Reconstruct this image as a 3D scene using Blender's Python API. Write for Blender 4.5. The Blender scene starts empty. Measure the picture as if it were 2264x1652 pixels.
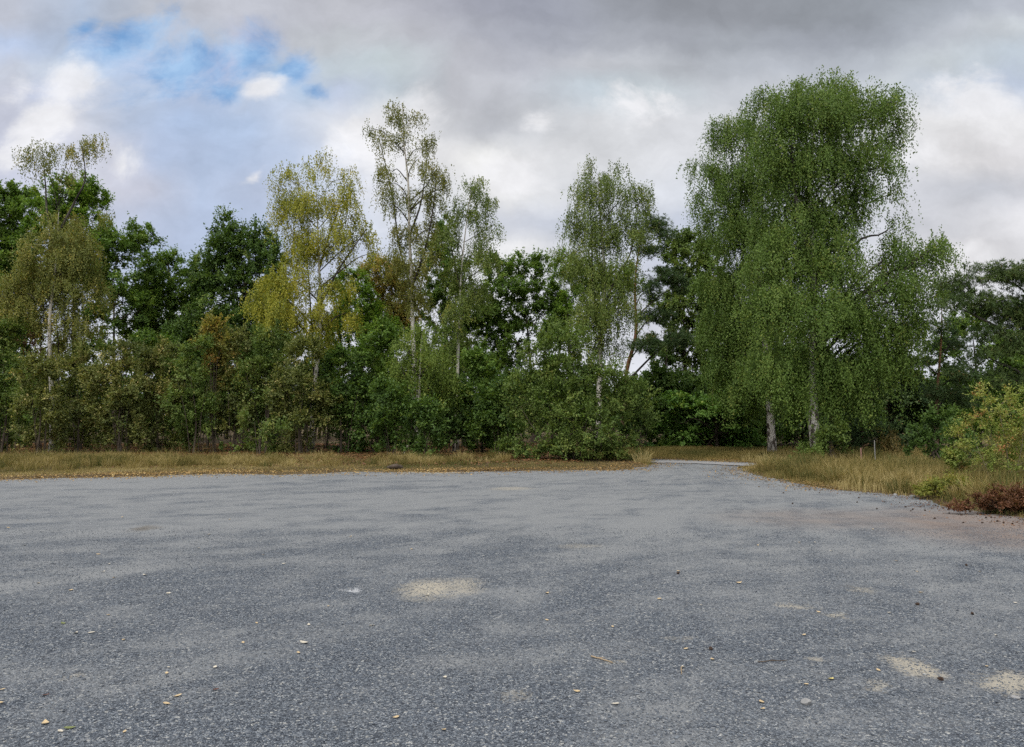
import bpy, bmesh, math, random
import numpy as np
from mathutils import Vector, noise as mnoise

# ------------------------------------------------------------------ camera
S = bpy.context.scene
COL = S.collection
FPX, CX, CY, EYE = 1710.0, 1132.0, 826.0, 1.6      # focal length and centre in sketch units
PITCH = math.atan(98.0 / FPX)
cam_d = bpy.data.cameras.new('camera')
cam_d.sensor_width = 36.0
cam_d.lens = 36.0 * FPX / 2264.0
cam_d.clip_start, cam_d.clip_end = 0.05, 3000.0
cam = bpy.data.objects.new('camera', cam_d)
COL.objects.link(cam)
cam.location = (0, 0, EYE)
cam.rotation_euler = (math.pi / 2 + PITCH, 0, 0)
S.camera = cam
S.view_settings.view_transform = 'Standard'
S.view_settings.look = 'None'
S.view_settings.exposure = 0.0
S.view_settings.gamma = 1.0
S.view_settings.use_curve_mapping = False
S.render.engine = 'CYCLES'
S.cycles.max_bounces = 6
S.cycles.diffuse_bounces = 3
S.cycles.transmission_bounces = 3
S.cycles.transparent_max_bounces = 4
S.cycles.use_denoising = False
S.cycles.use_adaptive_sampling = True
S.cycles.adaptive_threshold = 0.02

SUN_EL, SUN_AZ = math.radians(60), math.radians(205)   # azimuth clockwise from +Y: behind the camera, a little left

# ------------------------------------------------------------------ node helpers
class NT:
    def __init__(s, nt):
        s.nt = nt
        nt.nodes.clear()
    def n(s, typ, **kw):
        nd = s.nt.nodes.new(typ)
        for k, v in kw.items():
            setattr(nd, k, v)
        return nd
    def put(s, sock, v):
        if hasattr(v, 'is_linked') or hasattr(v, 'links'):
            s.nt.links.new(v, sock)
        elif v is not None:
            sock.default_value = v
    def math(s, op, a, b=None, c=None, clamp=False):
        nd = s.n('ShaderNodeMath', operation=op, use_clamp=clamp)
        s.put(nd.inputs[0], a)
        if b is not None: s.put(nd.inputs[1], b)
        if c is not None: s.put(nd.inputs[2], c)
        return nd.outputs[0]
    def vmath(s, op, a, b=None, scale=None):
        nd = s.n('ShaderNodeVectorMath', operation=op)
        s.put(nd.inputs[0], a)
        if b is not None: s.put(nd.inputs[1], b)
        if scale is not None: s.put(nd.inputs['Scale'], scale)
        return nd.outputs['Value'] if op in ('LENGTH', 'DOT_PRODUCT', 'DISTANCE') else nd.outputs[0]
    def mix(s, f, a, b, blend='MIX'):
        nd = s.n('ShaderNodeMix', data_type='RGBA', blend_type=blend)
        s.put(nd.inputs[0], f)
        s.put(nd.inputs[6], a if not isinstance(a, tuple) else (*a[:3], 1))
        s.put(nd.inputs[7], b if not isinstance(b, tuple) else (*b[:3], 1))
        return nd.outputs[2]
    def rng(s, v, a, b, c=0.0, d=1.0, smooth=True):
        nd = s.n('ShaderNodeMapRange', interpolation_type='SMOOTHSTEP' if smooth else 'LINEAR')
        s.put(nd.inputs[0], v)
        for i, q in enumerate((a, b, c, d)):
            nd.inputs[i + 1].default_value = q
        return nd.outputs[0]
    def noise(s, vec, scale, detail=3.0, rough=0.5, out=0, dist=0.0):
        nd = s.n('ShaderNodeTexNoise')
        s.put(nd.inputs['Vector'], vec)
        nd.inputs['Scale'].default_value = scale
        nd.inputs['Detail'].default_value = detail
        nd.inputs['Roughness'].default_value = rough
        nd.inputs['Distortion'].default_value = dist
        return nd.outputs[out]
    def ramp(s, f, stops):
        nd = s.n('ShaderNodeValToRGB')
        el = nd.color_ramp.elements
        while len(el) < len(stops): el.new(0.5)
        for e, (p, c) in zip(el, stops):
            e.position = p
            e.color = (*c[:3], 1)
        s.put(nd.inputs[0], f)
        return nd.outputs[0]

# ------------------------------------------------------------------ world: broken cloud over a clear sky
world = bpy.data.worlds.new('World')
S.world = world
world.use_nodes = True
W = NT(world.node_tree)
tc = W.n('ShaderNodeTexCoord')
sep = W.n('ShaderNodeSeparateXYZ'); W.put(sep.inputs[0], tc.outputs['Generated'])
yy = W.math('MAXIMUM', sep.outputs[1], 0.12)
comb = W.n('ShaderNodeCombineXYZ')
W.put(comb.inputs[0], W.math('DIVIDE', sep.outputs[0], yy))
W.put(comb.inputs[1], W.math('DIVIDE', sep.outputs[2], yy))
uv = comb.outputs[0]
def warp(amp, scale, detail):
    c = W.noise(uv, scale, detail, 0.6, out=1)
    return W.vmath('SCALE', W.vmath('SUBTRACT', c, (0.5, 0.5, 0.5)), scale=amp)
wuv = W.vmath('ADD', W.vmath('ADD', uv, warp(0.085, 4.5, 6.0)), warp(0.02, 26.0, 3.0))
fine = W.noise(W.vmath('MULTIPLY', wuv, (1.0, 1.5, 1.0)), 7.0, 6.0, 0.6)
K = 10.0                                                # the background's strength is 0.1
def lin(v): return ((v / 255 + .055) / 1.055) ** 2.4 if v > 10 else v / 3295
def cl(r, g, b): return (r * K, g * K, b * K)
# the cloud deck, band by band of height: (distance along the band, its colour)
SKY = [
 (0, [(0, 190, 195, 208), (150, 182, 196, 218), (300, 190, 195, 206), (450, 195, 198, 208), (600, 192, 195, 205), (750, 190, 192, 200), (900, 180, 182, 192), (1050, 168, 171, 184), (1200, 160, 164, 177), (1350, 152, 156, 165), (1500, 147, 151, 159), (1650, 148, 152, 160), (1800, 148, 153, 161), (2000, 156, 162, 171), (2150, 168, 174, 184), (2264, 178, 183, 193)]),
 (60, [(0, 188, 203, 230), (110, 178, 192, 214), (170, 188, 203, 230), (250, 188, 203, 230), (330, 182, 193, 213), (450, 190, 196, 208), (545, 187, 192, 217), (640, 196, 200, 208), (750, 198, 203, 209), (900, 186, 188, 196), (1050, 176, 179, 190), (1200, 170, 174, 186), (1350, 170, 174, 183), (1500, 163, 167, 176), (1650, 160, 165, 173), (1800, 161, 166, 176), (2000, 170, 176, 186), (2150, 186, 191, 199), (2264, 198, 204, 210)]),
 (120, [(0, 198, 204, 218), (110, 198, 209, 225), (200, 190, 208, 232), (245, 186, 204, 231), (300, 188, 203, 230), (380, 188, 203, 230), (450, 193, 197, 223), (530, 188, 203, 230), (600, 170, 193, 219), (650, 188, 203, 230), (710, 198, 209, 219), (850, 198, 208, 213), (1000, 185, 187, 195), (1150, 182, 185, 195), (1300, 193, 196, 203), (1450, 190, 194, 201), (1600, 182, 187, 195), (1750, 180, 185, 194), (1950, 182, 188, 197), (2100, 198, 205, 211), (2264, 198, 209, 220)]),
 (180, [(0, 198, 202, 216), (110, 198, 209, 234), (220, 198, 209, 229), (320, 192, 207, 231), (390, 188, 203, 230), (465, 188, 203, 230), (520, 198, 209, 228), (590, 198, 209, 228), (660, 186, 205, 229), (740, 198, 209, 230), (860, 198, 209, 218), (1000, 190, 192, 199), (1150, 195, 198, 206), (1300, 198, 209, 218), (1450, 198, 207, 213), (1600, 197, 201, 208), (1800, 196, 200, 207), (2000, 198, 204, 210), (2130, 198, 209, 224), (2264, 198, 209, 227)]),
 (260, [(0, 196, 200, 216), (80, 214, 217, 227), (160, 221, 223, 232), (280, 190, 203, 226), (400, 177, 196, 226), (540, 182, 200, 228), (660, 205, 213, 228), (780, 229, 230, 234), (880, 224, 225, 228), (980, 198, 200, 205), (1100, 189, 192, 199), (1220, 206, 209, 214), (1350, 218, 220, 224), (1500, 214, 216, 221), (1700, 210, 213, 218), (1950, 212, 214, 218), (2080, 226, 226, 228), (2264, 226, 226, 228)]),
 (340, [(0, 198, 202, 218), (100, 202, 206, 220), (250, 207, 210, 223), (350, 182, 197, 224), (500, 180, 197, 225), (620, 190, 204, 228), (740, 217, 221, 231), (850, 227, 229, 234), (980, 228, 228, 230), (1080, 238, 238, 236), (1180, 223, 224, 227), (1320, 220, 222, 226), (1480, 219, 221, 226), (1700, 216, 218, 223), (2000, 216, 218, 222), (2120, 222, 221, 223), (2264, 218, 217, 220)]),
 (420, [(0, 197, 202, 220), (200, 206, 208, 221), (320, 200, 204, 220), (430, 183, 198, 224), (560, 188, 200, 224), (680, 200, 210, 228), (800, 216, 220, 230), (950, 222, 225, 231), (1080, 233, 233, 234), (1200, 222, 224, 228), (1350, 214, 217, 224), (1500, 212, 216, 224), (1800, 212, 215, 222), (2060, 208, 210, 217), (2180, 197, 200, 208), (2264, 202, 204, 211)]),
 (500, [(0, 197, 202, 220), (250, 193, 201, 221), (420, 183, 197, 223), (560, 184, 198, 224), (700, 200, 209, 226), (850, 212, 217, 228), (1000, 215, 219, 228), (1130, 208, 212, 222), (1250, 196, 202, 215), (1380, 204, 209, 220), (1520, 198, 205, 220), (1800, 205, 210, 220), (2050, 213, 215, 222), (2264, 223, 223, 227)]),
 (565, [(0, 196, 203, 222), (350, 182, 196, 222), (600, 186, 198, 222), (850, 202, 209, 224), (1000, 224, 226, 231), (1130, 235, 235, 236), (1250, 215, 218, 226), (1500, 200, 206, 222), (2000, 218, 219, 226), (2150, 229, 228, 231), (2264, 222, 222, 226)]),
 (760, [(0, 218, 221, 232), (1132, 222, 224, 232), (2264, 218, 221, 230)])]
ws = W.n('ShaderNodeSeparateXYZ'); W.put(ws.inputs[0], wuv)
fx = W.rng(ws.outputs[0], (0 - CX) / FPX, (2264 - CX) / FPX, 0, 1, False)
c = None
for i, (y, st_) in enumerate(SKY):
    row = W.ramp(fx, [(x / 2264, tuple(lin(q) for q in rgb)) for x, *rgb in st_])
    if c is None: c = row
    else: c = W.mix(W.rng(ws.outputs[1], (924 - SKY[i - 1][0]) / FPX, (924 - y) / FPX), c, row)
# billows, holes and sunlit heads with broken edges
def blob(x, y, rx, ry, rot=0.0, w=1.0):
    q = W.vmath('SUBTRACT', wuv, ((x - CX) / FPX, (924.0 - y) / FPX, 0.0))
    if rot:
        r = W.n('ShaderNodeVectorRotate', rotation_type='Z_AXIS')
        W.put(r.inputs[0], q); r.inputs['Angle'].default_value = math.radians(rot)
        q = r.outputs[0]
    q = W.vmath('MULTIPLY', q, (FPX / rx, FPX / ry, 0))
    return W.rng(W.vmath('LENGTH', q), 0.0, 1.0, w, 0.0, False)
def field(bl):
    acc = None
    for b_ in bl:
        o_ = blob(*b_)
        acc = o_ if acc is None else W.math('MAXIMUM', acc, o_)
    return acc
edge = W.noise(W.vmath('MULTIPLY', uv, (1.0, 1.35, 1.0)), 7.0, 9.0, 0.68, dist=0.5)
e5 = W.math('SUBTRACT', edge, 0.5)
holes = field([(240, 66, 190, 75, -28), (390, 130, 230, 100, -18), (530, 100, 140, 95, -40), (635, 125, 100, 55, -30), (470, 175, 110, 60, 10), (165, 30, 70, 40, -30, .8), (690, 175, 50, 35, 0, .7)])
hole = W.math('MULTIPLY', W.rng(W.math('ADD', holes, W.math('MULTIPLY', e5, 2.4)), .06, 1.0), W.rng(holes, 0.0, .3))
c = W.mix(hole, c, W.mix(W.rng(fine, .35, .65), tuple(lin(q) for q in (124, 168, 219)), tuple(lin(q) for q in (166, 198, 232))))
heads = field([(150, 165, 140, 95, -25), (80, 270, 150, 80, -45, .9), (30, 180, 90, 70, 0, .6), (570, 175, 80, 50, -20), (850, 300, 190, 150, -40, .95), (1120, 375, 150, 80, 0), (1200, 265, 60, 40, 0, .7), (1400, 215, 150, 70, 0, .8),
               (2170, 220, 150, 110, 25, .9), (2090, 330, 120, 60, 0, .75), (270, 370, 90, 60, -40, .6), (545, 395, 60, 22, -35, .7), (1130, 560, 110, 30, 0, .9), (2150, 560, 150, 40, 0, .7)])
head = W.math('MULTIPLY', W.rng(W.math('ADD', heads, W.math('MULTIPLY', e5, 2.0)), .10, .75), W.rng(heads, 0.0, .25))
c = W.mix(W.math('MULTIPLY', head, .85), c, tuple(lin(q) for q in (240, 240, 243)))
c = W.mix(1.0, c, W.vmath('SCALE', (K, K, K), scale=W.rng(fine, .25, .75, .80, 1.20, False)), 'MULTIPLY')
sky = W.n('ShaderNodeTexSky', sky_type='NISHITA', sun_disc=False, sun_elevation=SUN_EL, sun_rotation=SUN_AZ)
sky.air_density, sky.dust_density, sky.ozone_density = 1.0, 0.6, 1.5
# behind the camera and overhead the cloud is brighter, lit by the veiled sun
sunv = (math.sin(SUN_AZ) * math.cos(SUN_EL), math.cos(SUN_AZ) * math.cos(SUN_EL), math.sin(SUN_EL))
glow = W.rng(W.vmath('DOT_PRODUCT', tc.outputs['Generated'], sunv), -0.1, 1.0, 1.0, 2.4)
patch = W.noise(tc.outputs['Generated'], 2.2, 4.0, 0.55)
backc = W.mix(W.rng(patch, 0.35, 0.65), cl(0.5, 0.52, 0.57), cl(0.85, 0.85, 0.86))
backc = W.mix(1.0, backc, W.vmath('SCALE', (1.0, 0.99, 0.965), scale=glow), 'MULTIPLY')
backc = W.mix(W.rng(patch, .40, .52, .7, 0.0), backc, sky.outputs[0])      # blue gaps
c = W.mix(W.rng(sep.outputs[1], 0.12, 0.5), backc, c)
bg = W.n('ShaderNodeBackground'); W.put(bg.inputs[0], c); bg.inputs[1].default_value = 0.1
wo = W.n('ShaderNodeOutputWorld'); W.put(wo.inputs[0], bg.outputs[0])

sun_d = bpy.data.lights.new('sun', 'SUN')
sun_d.energy, sun_d.angle, sun_d.color = 2.1, math.radians(18), (1.0, 0.95, 0.87)
sun = bpy.data.objects.new('sun', sun_d); COL.objects.link(sun)
sun.rotation_euler = Vector((-sunv[0], -sunv[1], -sunv[2])).to_track_quat('-Z', 'Y').to_euler()

# ------------------------------------------------------------------ geometry helpers
def at(x, y, d):
    """sketch point (x, y) at world depth d -> world point"""
    rx, ry = (x - CX) / FPX, (CY - y) / FPX
    vy = math.cos(PITCH) - ry * math.sin(PITCH)
    vz = math.sin(PITCH) + ry * math.cos(PITCH)
    k = d / vy
    return np.array((rx * k, d, EYE + vz * k))
def on_ground(x, y, z=0.0):
    rx, ry = (x - CX) / FPX, (CY - y) / FPX
    vy = math.cos(PITCH) - ry * math.sin(PITCH)
    vz = math.sin(PITCH) + ry * math.cos(PITCH)
    k = (z - EYE) / vz
    return np.array((rx * k, vy * k, z))

def tag(o, label=None, cat=None, group=None, kind=None):
    if label: o['label'] = label
    if cat: o['category'] = cat
    if group: o['group'] = group
    if kind: o['kind'] = kind
    return o
def empty(name, loc):
    o = bpy.data.objects.new(name, None)
    o.empty_display_size = 0.3
    o.location = loc
    COL.objects.link(o)
    return o
def mesh_obj(name, V, F, mats, parent=None, fmat=None, tint=None, smooth=False):
    """V (n,3), F (m,k) int array or a list of such arrays of different k"""
    me = bpy.data.meshes.new(name)
    Fs = F if isinstance(F, list) else [F]
    Fs = [f for f in Fs if len(f)]
    V = np.asarray(V, dtype=np.float32)
    me.vertices.add(len(V)); me.vertices.foreach_set('co', V.ravel())
    loops = np.concatenate([f.ravel() for f in Fs]).astype(np.int32)
    tot = np.concatenate([np.full(len(f), f.shape[1]) for f in Fs]).astype(np.int32)
    start = np.concatenate(([0], np.cumsum(tot)[:-1])).astype(np.int32)
    me.loops.add(len(loops)); me.loops.foreach_set('vertex_index', loops)
    me.polygons.add(len(tot))
    me.polygons.foreach_set('loop_start', start)
    me.polygons.foreach_set('loop_total', tot)
    for m in (mats if isinstance(mats, (list, tuple)) else [mats]): me.materials.append(m)
    if fmat is not None: me.polygons.foreach_set('material_index', np.asarray(fmat, dtype=np.int32))
    if tint is not None:
        a = me.attributes.new('tint', 'FLOAT', 'FACE')
        a.data.foreach_set('value', np.asarray(tint, dtype=np.float32))
    me.polygons.foreach_set('use_smooth', np.full(len(tot), bool(smooth)) if not isinstance(smooth, np.ndarray) else smooth)
    me.update(calc_edges=True)
    o = bpy.data.objects.new(name, me)
    COL.objects.link(o)
    if parent is not None: o.parent = parent
    return o

def unit(v):
    return v / np.maximum(np.linalg.norm(v, axis=-1, keepdims=True), 1e-9)
def tube(pts, rad, sides=8, wob=0.0, rg=None):
    pts = np.asarray(pts, float); rad = np.asarray(rad, float)
    n = len(pts)
    tan = unit(np.gradient(pts, axis=0))
    ref = np.array((0.9, 0.35, 0.1)) if abs(tan[0][2]) > 0.7 else np.array((0.0, 0.1, 1.0))
    a = unit(np.cross(tan, ref)); b = np.cross(tan, a)
    th = np.arange(sides) * 2 * math.pi / sides
    r = rad[:, None] * (1 + (rg.normal(0, wob, (n, sides)) if wob else 0))
    V = pts[:, None, :] + (np.cos(th)[None, :, None] * a[:, None, :] + np.sin(th)[None, :, None] * b[:, None, :]) * r[..., None]
    i = np.arange(n - 1)[:, None] * sides; j = np.arange(sides)[None, :]; k = (j + 1) % sides
    F = np.stack([i + j, i + k, i + sides + k, i + sides + j], -1).reshape(-1, 4)
    return V.reshape(-1, 3), F
def smooth_path(ctrl, n):
    ctrl = np.asarray(ctrl, float)
    m = len(ctrl)
    if m < 3:
        return ctrl[0] + (ctrl[-1] - ctrl[0]) * np.linspace(0, 1, n)[:, None]
    P = np.vstack([2 * ctrl[0] - ctrl[1], ctrl, 2 * ctrl[-1] - ctrl[-2]])
    t = np.linspace(0, m - 1 - 1e-6, n); i = t.astype(int); f = (t - i)[:, None]
    p0, p1, p2, p3 = P[i], P[i + 1], P[i + 2], P[i + 3]
    return 0.5 * (2 * p1 + (p2 - p0) * f + (2 * p0 - 5 * p1 + 4 * p2 - p3) * f ** 2 + (3 * p1 - p0 - 3 * p2 + p3) * f ** 3)
def twigs3(A, B, r0, r1, sag):
    """many three-sided bent twigs A->B at once"""
    n = len(A)
    M = (A + B) / 2; M[:, 2] += sag * np.linalg.norm(B - A, axis=1)
    P = np.stack([A, M, B], 1); R = np.stack([r0, (r0 + r1) / 2, r1], 1)
    t = unit(B - A); ref = np.where(np.abs(t[:, 2:3]) > 0.8, np.array([[1.0, 0, 0]]), np.array([[0, 0, 1.0]]))
    a = unit(np.cross(t, ref)); b = np.cross(t, a)
    th = np.arange(3) * 2 * math.pi / 3
    off = np.cos(th)[None, :, None] * a[:, None, :] + np.sin(th)[None, :, None] * b[:, None, :]
    V = P[:, :, None, :] + off[:, None, :, :] * R[:, :, None, None]
    base = (np.arange(n) * 9)[:, None, None]
    s = np.array([[q * 3 + j, q * 3 + (j + 1) % 3, q * 3 + 3 + (j + 1) % 3, q * 3 + 3 + j] for q in (0, 1) for j in range(3)])
    return V.reshape(-1, 3), (base + s[None]).reshape(-1, 4)
def leaf_quads(P, ax, nr, ln, wd, fold=0.0):
    """diamond leaves: centre P, axis ax, normal nr, length ln, width wd"""
    ax = unit(ax); b = unit(np.cross(nr, ax)); nn = np.cross(ax, b)
    l = ln[:, None] / 2; w = wd[:, None] / 2
    V = np.stack([P - ax * l, P + b * w - ax * l * 0.15 + nn * w * fold, P + ax * l, P - b * w - ax * l * 0.15 + nn * w * fold], 1).reshape(-1, 3)
    F = (np.arange(len(P)) * 4)[:, None] + np.arange(4)[None]
    return V, F

# ------------------------------------------------------------------ materials
def newmat(name):
    m = bpy.data.materials.new(name); m.use_nodes = True
    return m, NT(m.node_tree)
def finish(N, col, rough=0.8, spec=0.3, bump=None, bump_str=0.3, bump_dist=0.02):
    p = N.n('ShaderNodeBsdfPrincipled')
    N.put(p.inputs['Base Color'], col if not isinstance(col, tuple) else (*col, 1))
    N.put(p.inputs['Roughness'], rough)
    p.inputs['Specular IOR Level'].default_value = spec
    if bump is not None:
        b = N.n('ShaderNodeBump'); N.put(b.inputs['Height'], bump)
        b.inputs['Strength'].default_value = bump_str; b.inputs['Distance'].default_value = bump_dist
        N.put(p.inputs['Normal'], b.outputs[0])
    o = N.n('ShaderNodeOutputMaterial'); N.put(o.inputs[0], p.outputs[0])
    return p
def leaf_mat(name, stops, trans=0.35, rough=0.5, spec=0.22, patch=0.25, pscale=0.9, gain=1.4, warm=1.0):
    """leaf colours run along each leaf's own tint; noise in the crown makes whole sprays yellower or greener"""
    m, N = newmat(name)
    at_ = N.n('ShaderNodeAttribute', attribute_name='tint')
    t = N.n('ShaderNodeTexCoord')
    pn = N.math('SUBTRACT', N.noise(t.outputs['Object'], pscale, 2.0), 0.5)
    f = N.math('ADD', at_.outputs['Fac'], N.math('MULTIPLY', pn, patch * 4), clamp=True)
    col = N.ramp(f, [(q, (r_ * gain * warm, g_ * gain, b_ * gain * .85)) for q, (r_, g_, b_) in stops])
    p = N.n('ShaderNodeBsdfPrincipled'); N.put(p.inputs['Base Color'], col)
    p.inputs['Roughness'].default_value = rough; p.inputs['Specular IOR Level'].default_value = spec
    tr = N.n('ShaderNodeBsdfTranslucent')
    N.put(tr.inputs[0], N.mix(1.0, col, (1.15, 1.2, 0.55), 'MULTIPLY'))
    mx = N.n('ShaderNodeMixShader'); mx.inputs[0].default_value = trans
    N.put(mx.inputs[1], p.outputs[0]); N.put(mx.inputs[2], tr.outputs[0])
    o = N.n('ShaderNodeOutputMaterial'); N.put(o.inputs[0], mx.outputs[0])
    return m
ML = {
 'birch': leaf_mat('birch_leaf', [(0.0, (.055, .095, .022)), (.45, (.09, .14, .032)), (.8, (.135, .18, .045)), (1, (.19, .20, .05))], patch=.12, gain=1.3, warm=0.97),
 'weep': leaf_mat('weeping_birch_leaf', [(0.0, (.055, .085, .022)), (.5, (.10, .135, .035)), (.85, (.15, .17, .045)), (1, (.23, .21, .05))], patch=.15, gain=1.45, warm=1.0),
 'olive': leaf_mat('olive_birch_leaf', [(0.0, (.06, .085, .024)), (.45, (.105, .125, .036)), (.8, (.155, .155, .042)), (1, (.25, .20, .05))], patch=.16, gain=1.6, warm=1.1),
 'yellow': leaf_mat('yellow_birch_leaf', [(0.0, (.10, .12, .022)), (.4, (.18, .18, .028)), (.75, (.26, .235, .035)), (1, (.36, .28, .05))], patch=.15, gain=1.5, warm=0.97),
 'bronze': leaf_mat('sparse_birch_leaf', [(0.0, (.06, .075, .022)), (.5, (.11, .115, .03)), (.85, (.155, .14, .035)), (1, (.23, .18, .045))], patch=.18, gain=1.65, warm=1.0),
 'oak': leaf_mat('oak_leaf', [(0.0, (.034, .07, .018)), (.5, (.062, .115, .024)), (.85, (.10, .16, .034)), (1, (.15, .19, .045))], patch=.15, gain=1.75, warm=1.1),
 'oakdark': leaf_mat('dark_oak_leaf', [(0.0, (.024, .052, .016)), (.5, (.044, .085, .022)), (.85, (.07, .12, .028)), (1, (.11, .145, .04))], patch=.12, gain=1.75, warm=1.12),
 'bright': leaf_mat('bright_oak_leaf', [(0.0, (.05, .10, .018)), (.5, (.09, .16, .024)), (.85, (.135, .21, .035)), (1, (.2, .24, .05))], patch=.15, gain=1.5, warm=1.05),
 'lime': leaf_mat('sapling_leaf', [(0.0, (.065, .10, .022)), (.5, (.105, .15, .032)), (.85, (.155, .19, .04)), (1, (.23, .23, .05))], patch=.12),
 'tawny': leaf_mat('tawny_leaf', [(0.0, (.09, .11, .03)), (.4, (.155, .15, .042)), (.75, (.24, .185, .06)), (1, (.34, .20, .07))], patch=.22, gain=1.6, warm=1.05),
 'shrub': leaf_mat('shrub_leaf', [(0.0, (.040, .058, .022)), (.45, (.075, .098, .032)), (.75, (.125, .14, .05)), (1, (.27, .25, .13))], patch=.2, gain=1.75, warm=1.12),
 'shrubg': leaf_mat('green_shrub_leaf', [(0.0, (.038, .068, .022)), (.5, (.068, .11, .03)), (.8, (.115, .15, .045)), (1, (.22, .23, .11))], patch=.18, gain=1.7, warm=1.1),
 'hazel':  leaf_mat('hazel_leaf', [(0.0, (.05, .082, .024)), (.5, (.085, .125, .034)), (.85, (.135, .17, .05)), (1, (.2, .2, .07))], patch=.15, gain=1.5, warm=1.0),
 'maple': leaf_mat('maple_leaf', [(0.0, (.04, .10, .026)), (.5, (.075, .165, .036)), (.85, (.12, .225, .055)), (1, (.19, .27, .07))], patch=.12, gain=1.3, warm=1.15),
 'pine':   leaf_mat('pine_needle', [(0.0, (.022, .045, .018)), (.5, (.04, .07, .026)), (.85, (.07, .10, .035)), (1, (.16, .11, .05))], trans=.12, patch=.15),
 'pinebr': leaf_mat('browning_pine_needle', [(0.0, (.03, .055, .02)), (.5, (.055, .085, .028)), (.85, (.085, .115, .038)), (1, (.13, .11, .05))], trans=.12, patch=.2),
 'autumn': leaf_mat('autumn_shrub_leaf', [(0.0, (.13, .18, .05)), (.45, (.24, .28, .08)), (.75, (.33, .29, .11)), (1, (.38, .17, .09))], patch=.25, pscale=2.0, gain=1.15, warm=1.0),
 'red':    leaf_mat('red_low_leaf', [(0.0, (.075, .045, .027)), (.5, (.14, .062, .04)), (.85, (.20, .09, .055)), (1, (.2, .16, .06))], patch=.15, pscale=3, gain=1.0),
 'low':    leaf_mat('low_bush_leaf', [(0.0, (.1, .12, .03)), (.5, (.17, .18, .045)), (.85, (.25, .2, .06)), (1, (.3, .14, .05))], patch=.2, pscale=2),
 'orange': leaf_mat('orange_sapling_leaf', [(0.0, (.06, .06, .025)), (.6, (.12, .09, .035)), (1, (.19, .11, .045))]),
 'floor':  leaf_mat('litter_leaf', [(0.0, (.12, .07, .03)), (.4, (.27, .17, .075)), (.75, (.40, .26, .11)), (1, (.55, .42, .22))], trans=.1, patch=.12, pscale=1.5, gain=1.0),
 'browns': leaf_mat('brown_litter_leaf', [(0.0, (.06, .03, .018)), (.5, (.14, .065, .035)), (.9, (.24, .12, .06)), (1, (.4, .26, .13))], trans=.1, patch=.1, pscale=1.5, gain=1.0),
 'straw':  leaf_mat('straw_grass', [(0.0, (.066, .088, .03)), (.35, (.138, .125, .047)), (.7, (.275, .21, .093)), (1, (.42, .34, .19))], trans=.3, patch=.3, pscale=.45, spec=.2, rough=.7, gain=1.0),
 'shadestraw': leaf_mat('shaded_straw_grass', [(0.0, (.06, .078, .025)), (.4, (.125, .11, .04)), (.75, (.22, .17, .07)), (1, (.34, .26, .12))], trans=.3, patch=.22, pscale=.45, spec=.2, rough=.7, gain=1.0),  # darker copy of the straw, the shade beyond the lane put into its colour
}
def bark_mat(name, kind):
    m, N = newmat(name)
    t = N.n('ShaderNodeTexCoord'); o = t.outputs['Object']
    sx = N.n('ShaderNodeSeparateXYZ'); N.put(sx.inputs[0], o)
    z = sx.outputs[2]
    if kind == 'birch':
        h = N.noise(N.vmath('MULTIPLY', o, (7.5, 7.5, 3.2)), 1.0, 5, .65)
        lent = N.noise(N.vmath('MULTIPLY', o, (4, 4, 28)), 1.0, 3, .6)
        fiss = N.noise(N.vmath('MULTIPLY', o, (11, 11, 3.0)), 1.0, 4, .6)
        thr = N.rng(z, 0.0, 4.5, 0.05, -0.08, False)
        dk = N.rng(N.math('ADD', h, thr), .52, .57)
        dk = N.math('MAXIMUM', dk, N.math('MULTIPLY', N.rng(N.math('ADD', fiss, thr), .60, .66), .8))
        dk = N.math('MAXIMUM', dk, N.math('MULTIPLY', N.rng(lent, .6, .68), .7))
        foot = N.rng(z, 0.05, 0.7, .6, 0.0)
        dk = N.math('MAXIMUM', dk, foot)
        white = N.mix(N.noise(o, 3.0, 3), (.36, .33, .295), (.60, .57, .52))
        col = N.mix(dk, white, N.mix(h, (.03, .025, .02), (.075, .06, .045)))
        finish(N, col, .75, .3, fiss, .6, .03)
    elif kind == 'limb':
        h = N.noise(N.vmath('MULTIPLY', o, (3, 3, 1.5)), 1.0, 4, .6)
        finish(N, N.mix(N.rng(h, .42, .62), (.025, .02, .017), (.075, .066, .058)), .8, .2)
    elif kind == 'pine':
        pl = N.n('ShaderNodeTexVoronoi', feature='DISTANCE_TO_EDGE'); N.put(pl.inputs['Vector'], N.vmath('MULTIPLY', o, (9, 9, 3)))
        up = N.rng(z, 1.5, 5.0)
        n_ = N.noise(N.vmath('MULTIPLY', o, (3, 3, 1)), 2.0, 4)
        low = N.mix(n_, (.09, .055, .038), (.19, .11, .075)); hi = N.mix(n_, (.13, .062, .032), (.24, .115, .055))
        col = N.mix(N.rng(pl.outputs['Distance'], 0.0, .08, .75, 0.0), N.mix(up, low, hi), (.04, .028, .02))
        finish(N, col, .85, .2, pl.outputs['Distance'], .6, .03)
    elif kind == 'stem':
        n_ = N.noise(N.vmath('MULTIPLY', o, (6, 6, 2)), 2.0, 4)
        finish(N, N.mix(n_, (.11, .085, .06), (.27, .22, .16)), .8, .2)
    else:
        n_ = N.noise(N.vmath('MULTIPLY', o, (9, 9, 2)), 2.0, 5, .6)
        finish(N, N.mix(n_, (.03, .024, .018), (.10, .08, .06)), .9, .2, n_, .6, .03)
    return m
BARK = {k: bark_mat(k + '_bark', k) for k in ('birch', 'limb', 'pine', 'oak', 'stem')}
def plain(name, c1, c2, sc=30, rough=.8):
    m, N = newmat(name); t = N.n('ShaderNodeTexCoord')
    n_ = N.noise(t.outputs['Object'], sc, 4)
    finish(N, N.mix(n_, c1, c2), rough, .25, n_, .3, .005)
    return m

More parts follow.
